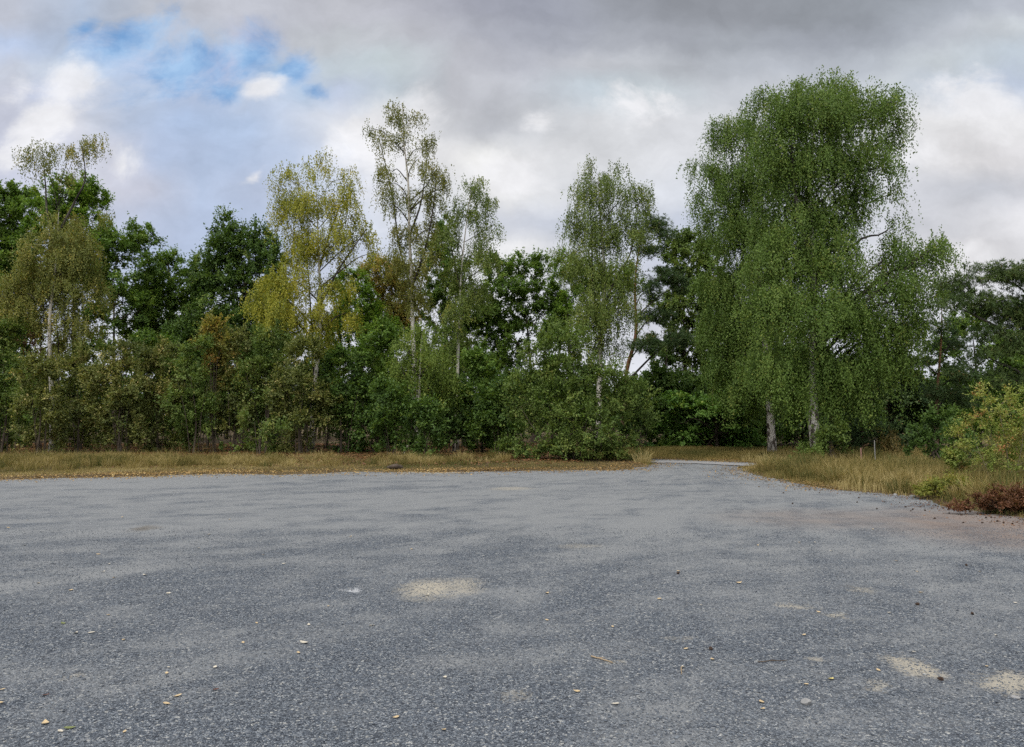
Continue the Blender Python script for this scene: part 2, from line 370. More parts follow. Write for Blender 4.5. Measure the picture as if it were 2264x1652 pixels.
# ------------------------------------------------------------------ gravel outline, signed distance
OUT = [on_ground(*p)[:2] for p in [(0, 1062), (150, 1057), (300, 1054), (450, 1050), (600, 1049.5), (800, 1046), (950, 1045), (1100, 1043.5), (1250, 1042), (1330, 1041), (1390, 1036.5),
       (1432, 1030), (1452, 1025), (1450, 1021), (1420, 1017.5), (1380, 1015), (1500, 1017.5), (1560, 1019.5), (1650, 1023.5), (1800, 1028), (1950, 1031)]]
OUT += [np.array(p) for p in [(34.0, 26.6), (34.0, 23.5)]]
OUT += [on_ground(*p)[:2] for p in [(1950, 1041), (1800, 1037), (1700, 1032), (1662, 1031), (1643, 1036), (1637, 1043), (1655, 1050), (1690, 1057.5), (1800, 1078), (1900, 1090), (2010, 1101), (2100, 1122), (2264, 1152), (2420, 1180)]]
OUT += [np.array(p) for p in [(13, 7), (18, -2), (20, -25), (-50, -25), (-50, 16.5), (-26, 18.4)]]
OUT = np.array(OUT)
def sdist(X, Y):
    """distance outside the gravel (positive) or inside it (negative)"""
    P = np.stack([np.asarray(X, float).ravel(), np.asarray(Y, float).ravel()], 1)
    A = OUT; B = np.roll(OUT, -1, axis=0)
    best = np.full(len(P), 1e9); ins = np.zeros(len(P), bool)
    for a, b in zip(A, B):
        ab = b - a
        t = np.clip(((P - a) @ ab) / max(ab @ ab, 1e-9), 0, 1)
        best = np.minimum(best, np.linalg.norm(P - (a + t[:, None] * ab), axis=1))
        cond = (a[1] > P[:, 1]) != (b[1] > P[:, 1])
        with np.errstate(divide='ignore', invalid='ignore'):
            xi = (b[0] - a[0]) * (P[:, 1] - a[1]) / (b[1] - a[1]) + a[0]
        ins ^= cond & (P[:, 0] < xi)
    return np.where(ins, -best, best).reshape(np.shape(X))
def wob(X, Y):
    return (0.10 * np.sin(X * 1.7 + 1.3 * np.sin(Y * 1.1)) + 0.07 * np.sin(Y * 2.3 + X * 0.9) + 0.06 * np.sin(X * 5.3 + Y * 3.1) + 0.04 * np.sin(X * 9.7 - Y * 7.3))
def ss(a, b, x):
    t = np.clip((x - a) / (b - a), 0, 1); return t * t * (3 - 2 * t)
def ground_z(X, Y):
    s = sdist(X, Y) + wob(X, Y)
    z = -0.05 + 0.085 * ss(-0.35, 0.5, s) + 0.02 * ss(0.5, 6, s)
    z += 0.03 * np.sin(X * .9 + 1) * np.cos(Y * .7) * ss(.5, 3, s)
    return z
def grid_mesh(name, x0, x1, y0, y1, step, zf, mat):
    xs = np.arange(x0, x1 + step / 2, step); ys = np.arange(y0, y1 + step / 2, step)
    X, Y = np.meshgrid(xs, ys)
    V = np.stack([X, Y, zf(X, Y)], -1).reshape(-1, 3)
    nx, ny = len(xs), len(ys)
    i = (np.arange(ny - 1)[:, None] * nx + np.arange(nx - 1)[None]).ravel()
    return mesh_obj(name, V, np.stack([i, i + 1, i + nx + 1, i + nx], -1), mat, smooth=True)

# soil: needles, dry litter, moss
m, N = newmat('soil')
t = N.n('ShaderNodeTexCoord'); o = t.outputs['Object']
a = N.noise(o, .35, 5, .6); b = N.noise(o, 14, 4, .7)
col = N.mix(N.rng(a, .38, .62), (.085, .06, .038), (.15, .115, .06))
col = N.mix(N.math('MULTIPLY', N.rng(b, .4, .7), .7), col, (.055, .04, .026))
finish(N, col, .95, .1, b, .7, .05)
M_SOIL = m
ground = grid_mesh('ground', -50, 50, 6, 56, 0.25, ground_z, M_SOIL)
tag(ground, 'brown soil under the grass and the trees', 'ground', kind='structure')
# the plain beyond, one sheet with a hole is not needed: it lies lower
far = grid_mesh('terrain', -700, 700, -700, 700, 50.0, lambda X, Y: np.full(X.shape, -0.25), M_SOIL)
tag(far, 'flat dark land reaching to the horizon', 'land', kind='structure')

# gravel
GSPOTS_SAND = [(945, 1300, 1.0, 75, 26, 1.0), (1010, 1297, 1.0, 80, 24, .7), (2015, 1475, 1.0, 66, 30, 1.0), (2215, 1515, 1.0, 85, 26, .95), (2264, 1505, 1.0, 70, 30, .9), (1935, 1523, 1.0, 34, 15, .6), (1815, 1462, 1.0, 36, 10, .6),
               (1760, 1342, 1.0, 50, 7, .7), (1845, 1360, 1.0, 40, 6, .7), (1910, 1308, 1.0, 40, 9, .5), (1130, 1080, 1., 60, 4, .6), (960, 1044.5, 1., 90, 3.5, .7), (150, 1505, 1., 40, 6, .4), (1500, 1410, 1., 40, 9, .35), (1350, 1465, 1., 45, 10, .4), (1280, 1208, 1, 60, 7, .4), (1150, 1540, 1, 60, 14, .3)]
m, N = newmat('gravel')
t = N.n('ShaderNodeTexCoord'); o = t.outputs['Object']
v1 = N.n('ShaderNodeTexVoronoi'); N.put(v1.inputs['Vector'], o); v1.inputs['Scale'].default_value = 115
v2 = N.n('ShaderNodeTexVoronoi'); N.put(v2.inputs['Vector'], o); v2.inputs['Scale'].default_value = 62
s1 = N.n('ShaderNodeSeparateColor'); N.put(s1.inputs[0], v1.outputs['Color'])
s2 = N.n('ShaderNodeSeparateColor'); N.put(s2.inputs[0], v2.outputs['Color'])
stone = N.ramp(s1.outputs[0], [(0, (.036, .044, .058)), (.35, (.09, .109, .136)), (.7, (.182, .207, .240)), (.9, (.30, .325, .35)), (1, (.50, .50, .48))])
stone2 = N.ramp(s2.outputs[0], [(0, (.04, .047, .06)), (.5, (.115, .131, .155)), (.85, (.24, .258, .28)), (1, (.5, .5, .47))])
stone = N.mix(N.rng(s2.outputs[1], .55, .62), stone, stone2)
gap = N.rng(v1.outputs['Distance'], .35, .75, 0.0, .6)
stone = N.mix(gap, stone, (.03, .033, .04))
# dust: low patches and long streaks drawn by turning wheels
rot = N.n('ShaderNodeVectorRotate', rotation_type='Z_AXIS'); N.put(rot.inputs[0], o); rot.inputs['Angle'].default_value = math.radians(-22)
st = N.noise(N.vmath('MULTIPLY', rot.outputs[0], (.42, 1.7, 1)), 1.0, 6, .65, dist=1.0)
sg = N.n('ShaderNodeSeparateXYZ'); N.put(sg.inputs[0], N.vmath('SUBTRACT', o, (5.5, 28.0, 0.0)))
ang = N.math('ARCTAN2', sg.outputs[1], sg.outputs[0]); rad_ = N.vmath('LENGTH', N.vmath('SUBTRACT', o, (5.5, 28.0, 0.0)))
cp = N.n('ShaderNodeCombineXYZ'); N.put(cp.inputs[0], N.math('MULTIPLY', rad_, .28))
N.put(cp.inputs[1], N.math('ADD', N.math('MULTIPLY', ang, 17.0), N.math('MULTIPLY', rad_, .22)))     # sweeps bending towards the way out
sw = N.noise(cp.outputs[0], 1.0, 5, .6, dist=.5)
pt = N.noise(o, 1.3, 6, .68)
big = N.noise(o, .12, 3, .5)
sxy = N.n('ShaderNodeSeparateXYZ'); N.put(sxy.inputs[0], o)
fard = N.rng(sxy.outputs[1], 4.5, 15, -.025, .065)
du = N.math('ADD', N.math('ADD', N.math('MULTIPLY', st, .3), N.math('ADD', N.math('MULTIPLY', sw, .34), N.math('MULTIPLY', pt, .36))), N.math('ADD', fard, N.math('MULTIPLY', N.math('SUBTRACT', big, .5), .25)))
dust = N.math('MULTIPLY', N.rng(du, .42, .61), .80)
grit = N.noise(o, 160, 2, .6)
dustc = N.mix(grit, (.165, .172, .178), (.268, .273, .272))
col = N.mix(dust, stone, dustc)
wv = N.vmath('ADD', o, N.vmath('SCALE', N.vmath('SUBTRACT', N.noise(o, 3.0, 8, .75, out=1), (.5, .5, .5)), scale=.7))
def spot(x, y, px, py, rotz=0):
    g = on_ground(x, y); ex = abs(on_ground(x + px, y)[0] - g[0]); ey = abs(on_ground(x, y - py)[1] - on_ground(x, y + py)[1]) / 2
    q = N.vmath('SUBTRACT', wv, (g[0], g[1], 0.0))
    q = N.vmath('MULTIPLY', q, (1 / ex, 1 / ey, 0))
    return N.rng(N.vmath('LENGTH', q), .25, 1.1, 1.0, 0.0)
acc = None
for (x, y, _, px, py, w) in GSPOTS_SAND:
    q = N.math('MULTIPLY', spot(x, y, px, py), w)
    acc = q if acc is None else N.math('MAXIMUM', acc, q)
sandc = N.mix(grit, (.27, .245, .20), (.39, .36, .295))
keep = N.rng(N.math('ADD', s2.outputs[2], N.math('MULTIPLY', acc, .35)), .28, .46, .1, 1.0)
sand = N.math('MULTIPLY', N.math('POWER', acc, .8), keep)
col = N.mix(sand, col, sandc)
red = N.math('MAXIMUM', N.math('MULTIPLY', spot(2190, 1165, 330, 60), .75), N.math('MAXIMUM', N.math('MULTIPLY', spot(1830, 1145, 300, 30), .4), N.math('MULTIPLY', spot(2300, 1190, 250, 40), .6)))
col = N.mix(N.math('MULTIPLY', red, N.rng(pt, .3, .65, .45, 1)), col, N.mix(grit, (.13, .09, .07), (.265, .195, .155)))
brn = N.math('MAXIMUM', N.math('MULTIPLY', spot(315, 1170, 45, 7), .7), N.math('MULTIPLY', spot(1885, 1300, 30, 6), .35))
col = N.mix(brn, col, (.12, .105, .085))
chalk = N.math('MAXIMUM', N.math('MULTIPLY', spot(790, 1303, 16, 6), .9), N.math('MULTIPLY', spot(765, 1303, 20, 2.5), .6))
col = N.mix(N.math('MULTIPLY', chalk, N.rng(grit, .35, .6, .5, 1)), col, (.5, .51, .53))
hgt = N.math('MULTIPLY', v1.outputs['Distance'], N.math('SUBTRACT', 1.0, N.math('MULTIPLY', N.math('MAXIMUM', dust, sand), .75)))
finish(N, col, .85, .2, N.math('MULTIPLY', hgt, -1.0), .75, .012)
M_GRAVEL = m
def gz(X, Y):
    return 0.006 * np.sin(X * 1.1 + .7 * np.sin(Y * .8)) + 0.008 * np.sin(Y * 1.7 + .5 * np.sin(X * .6)) + .004 * np.sin(X * 3.1 + Y * 4.3)
gravel = grid_mesh('gravel_lot', -50, 36, -25, 34, 0.2, gz, M_GRAVEL)
tag(gravel, 'wide open lot of blue grey gravel with pale dusty streaks', 'gravel', kind='structure')

# lighter dusty lane crossing behind the lot's mouth, sunlight put into its colour
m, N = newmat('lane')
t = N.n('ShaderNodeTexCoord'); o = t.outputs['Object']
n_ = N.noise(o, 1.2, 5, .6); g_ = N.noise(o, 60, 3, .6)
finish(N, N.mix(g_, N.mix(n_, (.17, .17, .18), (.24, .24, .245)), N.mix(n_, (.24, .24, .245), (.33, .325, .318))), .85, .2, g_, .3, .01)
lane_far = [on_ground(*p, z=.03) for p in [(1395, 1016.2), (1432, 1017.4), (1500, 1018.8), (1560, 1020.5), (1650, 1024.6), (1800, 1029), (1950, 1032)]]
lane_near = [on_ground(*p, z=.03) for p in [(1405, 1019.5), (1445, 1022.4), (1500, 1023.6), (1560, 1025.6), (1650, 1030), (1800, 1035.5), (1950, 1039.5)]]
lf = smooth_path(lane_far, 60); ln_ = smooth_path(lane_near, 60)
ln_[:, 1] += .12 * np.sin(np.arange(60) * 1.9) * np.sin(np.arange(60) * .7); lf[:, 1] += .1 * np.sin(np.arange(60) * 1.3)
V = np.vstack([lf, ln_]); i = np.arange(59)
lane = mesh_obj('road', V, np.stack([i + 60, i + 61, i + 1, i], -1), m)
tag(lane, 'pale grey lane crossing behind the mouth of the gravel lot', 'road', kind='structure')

# ------------------------------------------------------------------ trees
DENS = {'birch': .85, 'oak': 1.25, 'layer': 1.0, 'pine': 1.0}     # bough ends per square metre, on top of each tree's own figure
def noise3(P, sc, off):
    return np.array([mnoise.noise(Vector((p[0] * sc + off, p[1] * sc - off, p[2] * sc + 2 * off))) for p in P])
def foliage(style, C, Cen, rg, leaf, strand=1.0):
    """leaves for clump centres C of lobes centred Cen -> P, axis, normal, length, width"""
    out = unit(C - Cen); n = len(C)
    def per(v, k): return np.repeat(v, k, 0)
    if style == 'birch':
        # a curtain: strands hung close together from one bough end
        ns, nl = 10, 15
        leaf = leaf * 1.1
        S0 = per(C, ns) + rg.normal(0, 1, (n * ns, 3)) * np.array((.17, .17, .15))
        o2 = per(out * np.array((1, 1, .15)) + rg.normal(0, .25, (n, 3)) * np.array((1, 1, .2)), ns) + rg.normal(0, .18, (n * ns, 3)) * np.array((1, 1, .3))
        L = per(rg.uniform(.35, 1.0, (n, 1)), ns) * rg.uniform(.6, 1.1, (n * ns, 1)) * strand
        tt = np.tile(np.linspace(0, 1, nl), n * ns)[:, None] + rg.uniform(-.06, .06, (n * ns * nl, 1))
        Lr = per(L, nl); o3 = per(o2, nl)
        P = per(S0, nl) + o3 * Lr * .4 * np.sqrt(np.clip(tt, 0, 1)) - np.array((0, 0, 1)) * Lr * tt ** 1.3
        P += rg.normal(0, .04, P.shape)
        ax = np.array((0, 0, -1.0)) + rg.normal(0, .5, P.shape)
        cn = per(out * .7 + np.array((0, -.15, .55)) + rg.normal(0, .25, (n, 3)), ns * nl)
        nr = cn + rg.normal(0, .30, P.shape)
        tone = per(rg.normal(0, .13, n), ns * nl)
    elif style == 'pine':
        nt, nl = 12, 14
        T = per(C, nt) + rg.normal(0, .24, (n * nt, 3)) * np.array((1, 1, .4))
        d = unit(rg.normal(0, 1, (n * nt * nl, 3)) + np.array((0, 0, .55)))
        l = leaf * rg.uniform(.8, 1.3, n * nt * nl)
        P = per(T, nl) + d * l[:, None] * .5
        return P, d, rg.normal(0, .7, P.shape) + np.array((0, 0, .8)), l, np.full(len(P), leaf * .15), per(rg.normal(0, .13, n), nt * nl)
    else:
        # a bough end: shoots fanned over a shallow dome, leaves all round each shoot
        ns, nl = 10, 12
        leaf = leaf * 1.08
        cd = unit(out * .8 + rg.normal(0, .35, (n, 3)) + np.array((0, 0, .30 if style == 'oak' else .0)))
        d = unit(per(cd, ns) * .75 + rg.normal(0, .55, (n * ns, 3)))
        if style == 'layer': d = unit(d * np.array((1, 1, .22)))
        L = per(rg.uniform(.3, .75, (n, 1)), ns) * rg.uniform(.5, 1.15, (n * ns, 1)) * strand
        tt = np.tile(np.linspace(.1, 1, nl), n * ns)[:, None] + rg.uniform(-.06, .06, (n * ns * nl, 1))
        d3 = per(d, nl); Lr = per(L, nl)
        P = per(C, ns * nl) + d3 * Lr * tt + rg.normal(0, leaf * .38, d3.shape)
        if style == 'layer': P[:, 2] -= .18 * (Lr * tt)[:, 0]
        ax = d3 * .8 + rg.normal(0, .5, P.shape)
        cn = per(out * .45 + np.array((0, -.12, .8 if style != 'layer' else 1.3)) + rg.normal(0, .2, (n, 3)), ns * nl)
        nr = cn + rg.normal(0, .30, P.shape)
        tone = per(rg.normal(0, .16, n), ns * nl)
    l = leaf * rg.uniform(.7, 1.25, len(P))
    return P, ax, nr, l, l * rg.uniform(.55, .75, len(P)), tone

TREES = []
def tree(name, label, cat, d, trunk, lobes, style, leafm, barkm, r0=.16, dens=10., leaf=.10, seed=1, gap=.0, group=None, strand=1.0,
         limbs=True, stems=None, thick=1.0, depth=None, twig=1.0, rtop=.15, foot=None, tilt=0.0):
    rg = np.random.default_rng(seed)
    bx = at(trunk[0][0], 900, d)[0]
    base = np.array((bx, d, float(ground_z(np.array([bx]), np.array([d]))[0]) if foot is None else foot))
    root = empty(name, base); tag(root, label, cat, group)
    k = d / FPX; limbm = 'limb' if barkm in ('birch', 'pine') else barkm
    # trunk line
    ctrl = [base - np.array((0, 0, .12))] + [at(x, y, d) + np.array((0, rg.uniform(-.15, .15) + tilt * i, 0)) for i, (x, y) in enumerate(trunk[1:], 1)]
    n = max(14, 4 * len(ctrl))
    tp = smooth_path(ctrl, n)
    hgt = np.linspace(0, 1, n)
    rad = r0 * (1 - hgt) ** 1.0 * (1 - rtop) + r0 * rtop * .6
    rad[0] *= 1.5; rad[1] *= 1.12
    V, F = tube(tp, rad, 9, .05, rg)
    trunk_o = mesh_obj('trunk', V - base, F, BARK[barkm], root, smooth=True)
    nodes = [tp[n // 4:]]
    for si, sp in enumerate(stems or []):
        pts = smooth_path([at(x, y, d) + np.array((0, dy, 0)) for x, y, dy in sp], 12)
        pts[0, 2] = max(pts[0, 2], base[2] - .1)
        rr = np.linspace(r0 * .42, r0 * .10, 12)
        V, F = tube(pts, rr, 7, .05, rg)
        mesh_obj('limb', V - base, F, BARK[limbm], trunk_o, smooth=True)
        nodes.append(pts[2:])
    cl_c, cl_o = [], []
    for (x, y, rx, ry, *rest) in lobes:
        dm = rest[0] if rest else 1.0
        rm, rz = rx * k, ry * k
        yoff = rg.uniform(-.55, .55) * rm if depth is None else rg.uniform(-1, 1) * depth
        c = at(x, y, d) + np.array((0, yoff + (rest[1] if len(rest) > 1 else 0.0), 0))
        rad3 = np.array((rm, min(rm, 1.6 * rz) * thick, rz))
        nc = max(3, int(math.pi * rm * rz * dens * dm * DENS[style]))
        u = unit(rg.normal(0, 1, (nc, 3))); rr = rg.uniform(.12, 1.06, (nc, 1)) ** .55
        C = c + u * rr * rad3
        if gap > 0:
            C = C[noise3(C, .75, seed * 7.3) > (gap - .5)]
        if len(C) == 0: continue
        cl_c.append(C); cl_o.append(np.repeat((c - np.array((0, 0, rz * .5)))[None], len(C), 0))
        if limbs and rm > .25:
            # main limb up into this lobe
            hd = np.linalg.norm(tp[:, :2] - c[:2], axis=1)
            want = c[2] - .75 * hd - .15 * rz
            want = np.maximum(want, base[2] + .25 * (tp[-1, 2] - base[2]))
            j = int(np.argmin(np.abs(tp[:, 2] - want)))
            a0 = tp[j]
            if np.linalg.norm(c - a0) > .35:
                mid = a0 * .5 + c * .5 + np.array((0, 0, .10 * np.linalg.norm(c - a0))) + rg.normal(0, .1, 3)
                q2 = a0 * .2 + c * .8 + np.array((0, 0, .03 * np.linalg.norm(c - a0))) + rg.normal(0, .08, 3)
                pts = smooth_path([a0, mid, q2, c], 9)
                rl = min(rad[j] * .6, .016 + .011 * np.linalg.norm(c - a0) + .010 * rm)
                V, F = tube(pts, np.linspace(rl, .012, 9), 6, .04, rg)
                mesh_obj('limb', V - base, F, BARK[limbm], trunk_o, smooth=True)
                nodes.append(pts[2:])
    C = np.vstack(cl_c); Cen = np.vstack(cl_o)
    # twigs: each clump hangs on the nearest wood already grown
    nd = np.vstack(nodes); N0 = len(nd)
    axis_d = np.min(np.linalg.norm(C[:, None, :] - tp[None, ::3], axis=2), axis=1)
    order = np.argsort(axis_d)
    buf = np.empty((N0 + 2 * len(C), 3)); buf[:N0] = nd; m_ = N0
    A = np.empty_like(C); keep = np.zeros(len(C), bool)
    for i_ in order:
        p = C[i_]
        dv = buf[:m_] - p
        cost = (dv ** 2).sum(1) * (1 + .8 * (dv[:, 2] > 0))
        j = int(np.argmin(cost))
        A[i_] = buf[j]
        keep[i_] = cost[j] < 9.0
        if keep[i_]:
            buf[m_] = (buf[j] + p) / 2; buf[m_ + 1] = p; m_ += 2
    ln = np.linalg.norm(C - A, axis=1)
    r_a = (.006 + .007 * np.minimum(ln, 1.5)) * twig; r_b = np.full(len(C), .004) * twig
    TV, TF = twigs3(A[keep], C[keep], r_a[keep], r_b[keep], .08)
    P, ax, nr, l, w, tone = foliage(style, C, Cen, rg, leaf, strand)
    ok = P[:, 2] > base[2] + .05
    P, ax, nr, l, w, tone = P[ok], ax[ok], nr[ok], l[ok], w[ok], tone[ok]
    LV, LF = leaf_quads(P, ax, nr, l, w, .25)
    nt_ = len(TF)
    tint = np.concatenate([np.zeros(nt_), np.clip(.18 + .55 * rg.beta(2.2, 2.6, len(LF)) + tone + rg.choice([0, .4], len(LF), p=[.96, .04]), 0, 1)])
    V = np.vstack([TV, LV]) - base; F = np.vstack([TF, LF + len(TV)])
    crown = mesh_obj('crown', V, F, [BARK[limbm], ML[leafm]], root, fmat=np.concatenate([np.zeros(nt_), np.ones(len(LF))]), tint=tint)
    TREES.append((name, len(LF)))
    return root

def shrub(name, label, cat, d, x, ytop, hw, leafm, seed, ybot=965, dens=12, leaf=.10, style='oak', group=None, nstem=4, bark='oak', gap=.0, uneven=1.0, thick=1.0, strand=1.0):
    """a many-stemmed bush: lobes stacked from the ground up, stems splayed from one foot"""
    rg = np.random.default_rng(seed + 900)
    H = ybot - ytop; lob = []
    rows = max(2, int(round(H / (hw * .95))))
    for r in range(rows):
        f = (r + .5) / rows
        wv_ = hw * (1.0 - .5 * (1 - f) ** 2.0) * (1.0 - .3 * max(0, f - .6) / .4)
        cnt = 2 if f < .35 else 3
        for q in range(cnt):
            xx = x + (q - (cnt - 1) / 2) * wv_ * (1.1 if cnt == 2 else .85) + rg.uniform(-.15, .15) * hw * uneven
            yy_ = ytop + H * f + rg.uniform(-.12, .12) * H / rows * 2 * uneven
            if f > .75 and q != 1 and rg.uniform() < .35: continue
            lob.append((xx, yy_ + 4, wv_ * rg.uniform(.40, .62), H / rows * rg.uniform(.5, .72), 1.0 if f < .7 else .6, 1.3 * max(0, f - .5)))
    for q in range(4):
        lob.append((x + rg.uniform(-.7, .7) * hw, ytop + rg.uniform(.0, .12) * H, hw * rg.uniform(.14, .25), hw * rg.uniform(.25, .4), .9))
    st = []
    for q in range(nstem):
        f = rg.uniform(-1, 1)
        st.append([(x + f * hw * .22, 1012, rg.uniform(-.3, .3)), (x + f * hw * .35 + rg.uniform(-4, 4), ytop + H * .68, rg.uniform(-.4, .4)), (x + f * hw * .75, ytop + H * .35, rg.uniform(-.6, .6))])
    return tree(name, label, cat, d, [(x, 1000), (x + rg.uniform(-.1, .1) * hw, ytop + H * .7), (x + rg.uniform(-.15, .15) * hw, ytop + H * .3)], lob, style, leafm, bark, r0=.0011 * hw, dens=dens, leaf=leaf, seed=seed,
                gap=gap, group=group, limbs=False, stems=st, thick=thick, strand=strand)

BACK = 'broadleaved trees behind the shrub line'
# ---- back row, left to right
tree('oak_tree', 'dark green oak cut by the left edge of the view', 'tree', 47, [(20, 1000), (25, 600), (20, 460)],
     [(0, 500, 70, 80), (50, 455, 34, 42), (0, 620, 90, 80), (40, 570, 50, 60), (-30, 440, 40, 40), (10, 740, 90, 80), (50, 850, 80, 70), (20, 425, 20, 20)], 'oak', 'oak', 'oak', .22, 10, .135, 11, .08, BACK)
tree('oak_tree', 'rounded bright green oak behind the olive birch, its dome just below two bare-stemmed twig clumps', 'tree', 46, [(165, 1000), (165, 700), (160, 480)],
     [(150, 430, 55, 50), (190, 440, 42, 48), (130, 500, 55, 60), (200, 520, 50, 60), (160, 600, 85, 70)], 'oak', 'bright', 'oak', .2, 9, .13, 12, .05, BACK)
tree('oak_tree', 'gappy dark green oak right of the olive birch with sky showing under its low boughs', 'tree', 45, [(258, 1000), (250, 800), (250, 600)],
     [(250, 550, 48, 42), (300, 525, 38, 34), (322, 590, 32, 35), (270, 640, 55, 40), (228, 700, 40, 35), (215, 600, 30, 60), (312, 680, 26, 26), (215, 770, 40, 30)], 'oak', 'oak', 'oak', .16, 10, .13, 13, .2, BACK)
tree('oak_tree', 'mid green oak with two small peaks, lowest on the skyline left of the feathery tree', 'tree', 48, [(375, 1000), (375, 700), (372, 580)],
     [(370, 590, 34, 42), (340, 640, 42, 42), (418, 640, 40, 48), (440, 600, 18, 30), (370, 700, 75, 55), (330, 780, 55, 50), (430, 770, 60, 60), (308, 660, 24, 32), (370, 850, 90, 60), (320, 730, 50, 50), (400, 780, 90, 55)], 'oak', 'oak', 'oak', .2, 11, .13, 14, .05, BACK)
tree('ash_tree', 'dark tree with feathery pointed top sprays left of the yellow birch', 'tree', 47, [(540, 1000), (545, 700), (530, 540)],
     [(500, 545, 38, 46), (494, 492, 12, 26), (540, 530, 30, 30), (580, 520, 22, 30), (592, 580, 45, 48), (510, 620, 65, 50), (590, 660, 55, 46), (470, 600, 34, 46), (540, 720, 75, 50), (452, 650, 30, 36), (520, 800, 100, 60), (470, 710, 60, 60), (600, 740, 60, 60), (440, 760, 60, 50)], 'oak', 'oakdark', 'oak', .22, 10.5, .135, 15, .1, BACK, strand=1.3)
tree('oak_tree', 'fresh green young oak squeezed right of the yellow birch trunks', 'tree', 42, [(800, 1000), (800, 720), (790, 640)],
     [(770, 640, 42, 36), (802, 680, 48, 44), (760, 700, 38, 44), (830, 745, 60, 50), (780, 610, 22, 20), (720, 760, 50, 45), (810, 800, 60, 40)], 'oak', 'bright', 'oak', .14, 11, .11, 16, .06, BACK)
tree('maple_tree', 'tawny yellow-brown tree between the yellow birch and the tallest birch', 'tree', 44, [(865, 1000), (862, 760), (862, 640)],
     [(838, 610, 44, 34), (880, 620, 38, 34), (860, 660, 56, 46), (890, 690, 36, 42), (840, 590, 20, 14), (850, 710, 55, 40)], 'oak', 'tawny', 'oak', .15, 11, .11, 17, .08, BACK)
tree('oak_tree', 'narrow green oak behind the tallest birch and its slim neighbour', 'tree', 46, [(985, 1000), (985, 740), (985, 560)],
     [(985, 525, 24, 44), (962, 580, 32, 48), (1000, 620, 46, 55), (960, 680, 42, 55), (1012, 740, 58, 58), (990, 820, 70, 50)], 'oak', 'oak', 'oak', .18, 9.5, .12, 18, .16, BACK)
tree('oak_tree', 'dark leafy oak with curved bare boughs and sky holes, left of the weeping birch', 'tree', 46, [(1180, 1000), (1172, 800), (1160, 660)],
     [(1095, 590, 42, 26), (1155, 590, 38, 28), (1200, 585, 20, 22), (1115, 645, 50, 34), (1190, 650, 50, 36), (1232, 680, 28, 38), (1150, 700, 55, 28), (1085, 715, 42, 46), (1212, 740, 38, 34), (1120, 790, 40, 28), (1075, 820, 58, 58), (1060, 690, 40, 50), (1130, 745, 40, 26), (1235, 730, 30, 40)], 'oak', 'oak', 'oak', .16, 11, .125, 19, .08, BACK)
tree('oak_tree', 'bright green tree peeping out left behind the weeping birch', 'tree', 45, [(1262, 1000), (1258, 760), (1252, 640)],
     [(1240, 625, 26, 42), (1268, 680, 34, 48), (1250, 585, 24, 24), (1290, 620, 34, 44), (1390, 620, 30, 40), (1340, 640, 40, 60)], 'oak', 'bright', 'oak', .15, 8, .12, 20, .15, BACK)
tree('maple_tree', 'tall green maple with pale yellow sprays between the orange pine and the big birches', 'tree', 46, [(1520, 1000), (1515, 800), (1510, 640)],
     [(1490, 540, 30, 32), (1530, 545, 38, 36), (1500, 600, 46, 46), (1545, 640, 45, 50), (1480, 690, 50, 48), (1535, 740, 60, 60), (1460, 780, 45, 45), (1560, 820, 60, 60), (1570, 580, 35, 60), (1600, 700, 60, 70), (1660, 780, 70, 60), (1720, 700, 60, 60), (1760, 800, 70, 60), (1690, 600, 50, 50)], 'oak', 'hazel', 'oak', .2, 10, .13, 21, .08, BACK)
tree('maple_tree', 'deep shaded maple closing the back of the lane', 'tree', 42.5, [(1475, 1000), (1470, 850), (1475, 760)],
     [(1460, 850, 55, 55), (1525, 880, 70, 60), (1420, 880, 50, 50), (1600, 860, 70, 60), (1560, 930, 80, 45), (1680, 880, 70, 70), (1660, 955, 70, 45), (1450, 960, 60, 35), (1540, 975, 70, 25), (1700, 820, 70, 50), (1780, 860, 80, 60), (1800, 800, 60, 40)], 'oak', 'oakdark', 'oak', .2, 10, .15, 22, 0, BACK)
tree('maple_tree', 'low maple with bright layered leaf sprays hanging above the lane', 'tree', 38.5, [(1585, 1008), (1582, 930), (1575, 860)],
     [(1540, 900, 50, 26), (1610, 925, 52, 28), (1565, 958, 60, 22), (1490, 930, 40, 30), (1650, 890, 36, 32), (1655, 960, 36, 24), (1510, 880, 34, 22), (1600, 880, 40, 22), (1625, 985, 40, 14), (1480, 985, 50, 16), (1560, 992, 50, 12)], 'layer', 'maple', 'oak', .12, 11, .16, 23, .1, BACK, strand=1.2)
tree('oak_tree', 'green oak at the far right behind the red-stemmed pine', 'tree', 40, [(2160, 1000), (2160, 860), (2150, 740)],
     [(2140, 720, 45, 42), (2200, 780, 50, 40), (2110, 850, 50, 40), (2200, 870, 70, 40), (2050, 920, 55, 45), (2130, 930, 70, 50), (2240, 900, 60, 60), (2250, 800, 40, 40), (2090, 780, 36, 40), (2290, 780, 50, 60)], 'oak', 'oak', 'oak', .16, 11, .12, 24, .1, BACK)
tree('oak_tree', 'mid green oak low at the right edge under the broad bronze-green pine', 'tree', 33, [(2270, 1010), (2268, 880), (2262, 780)],
     [(2230, 800, 44, 34), (2280, 790, 50, 44), (2200, 850, 40, 30), (2255, 870, 60, 44), (2300, 880, 60, 60), (2210, 920, 60, 44), (2270, 945, 60, 40)], 'oak', 'oak', 'oak', .15, 10, .11, 26, .2, BACK)
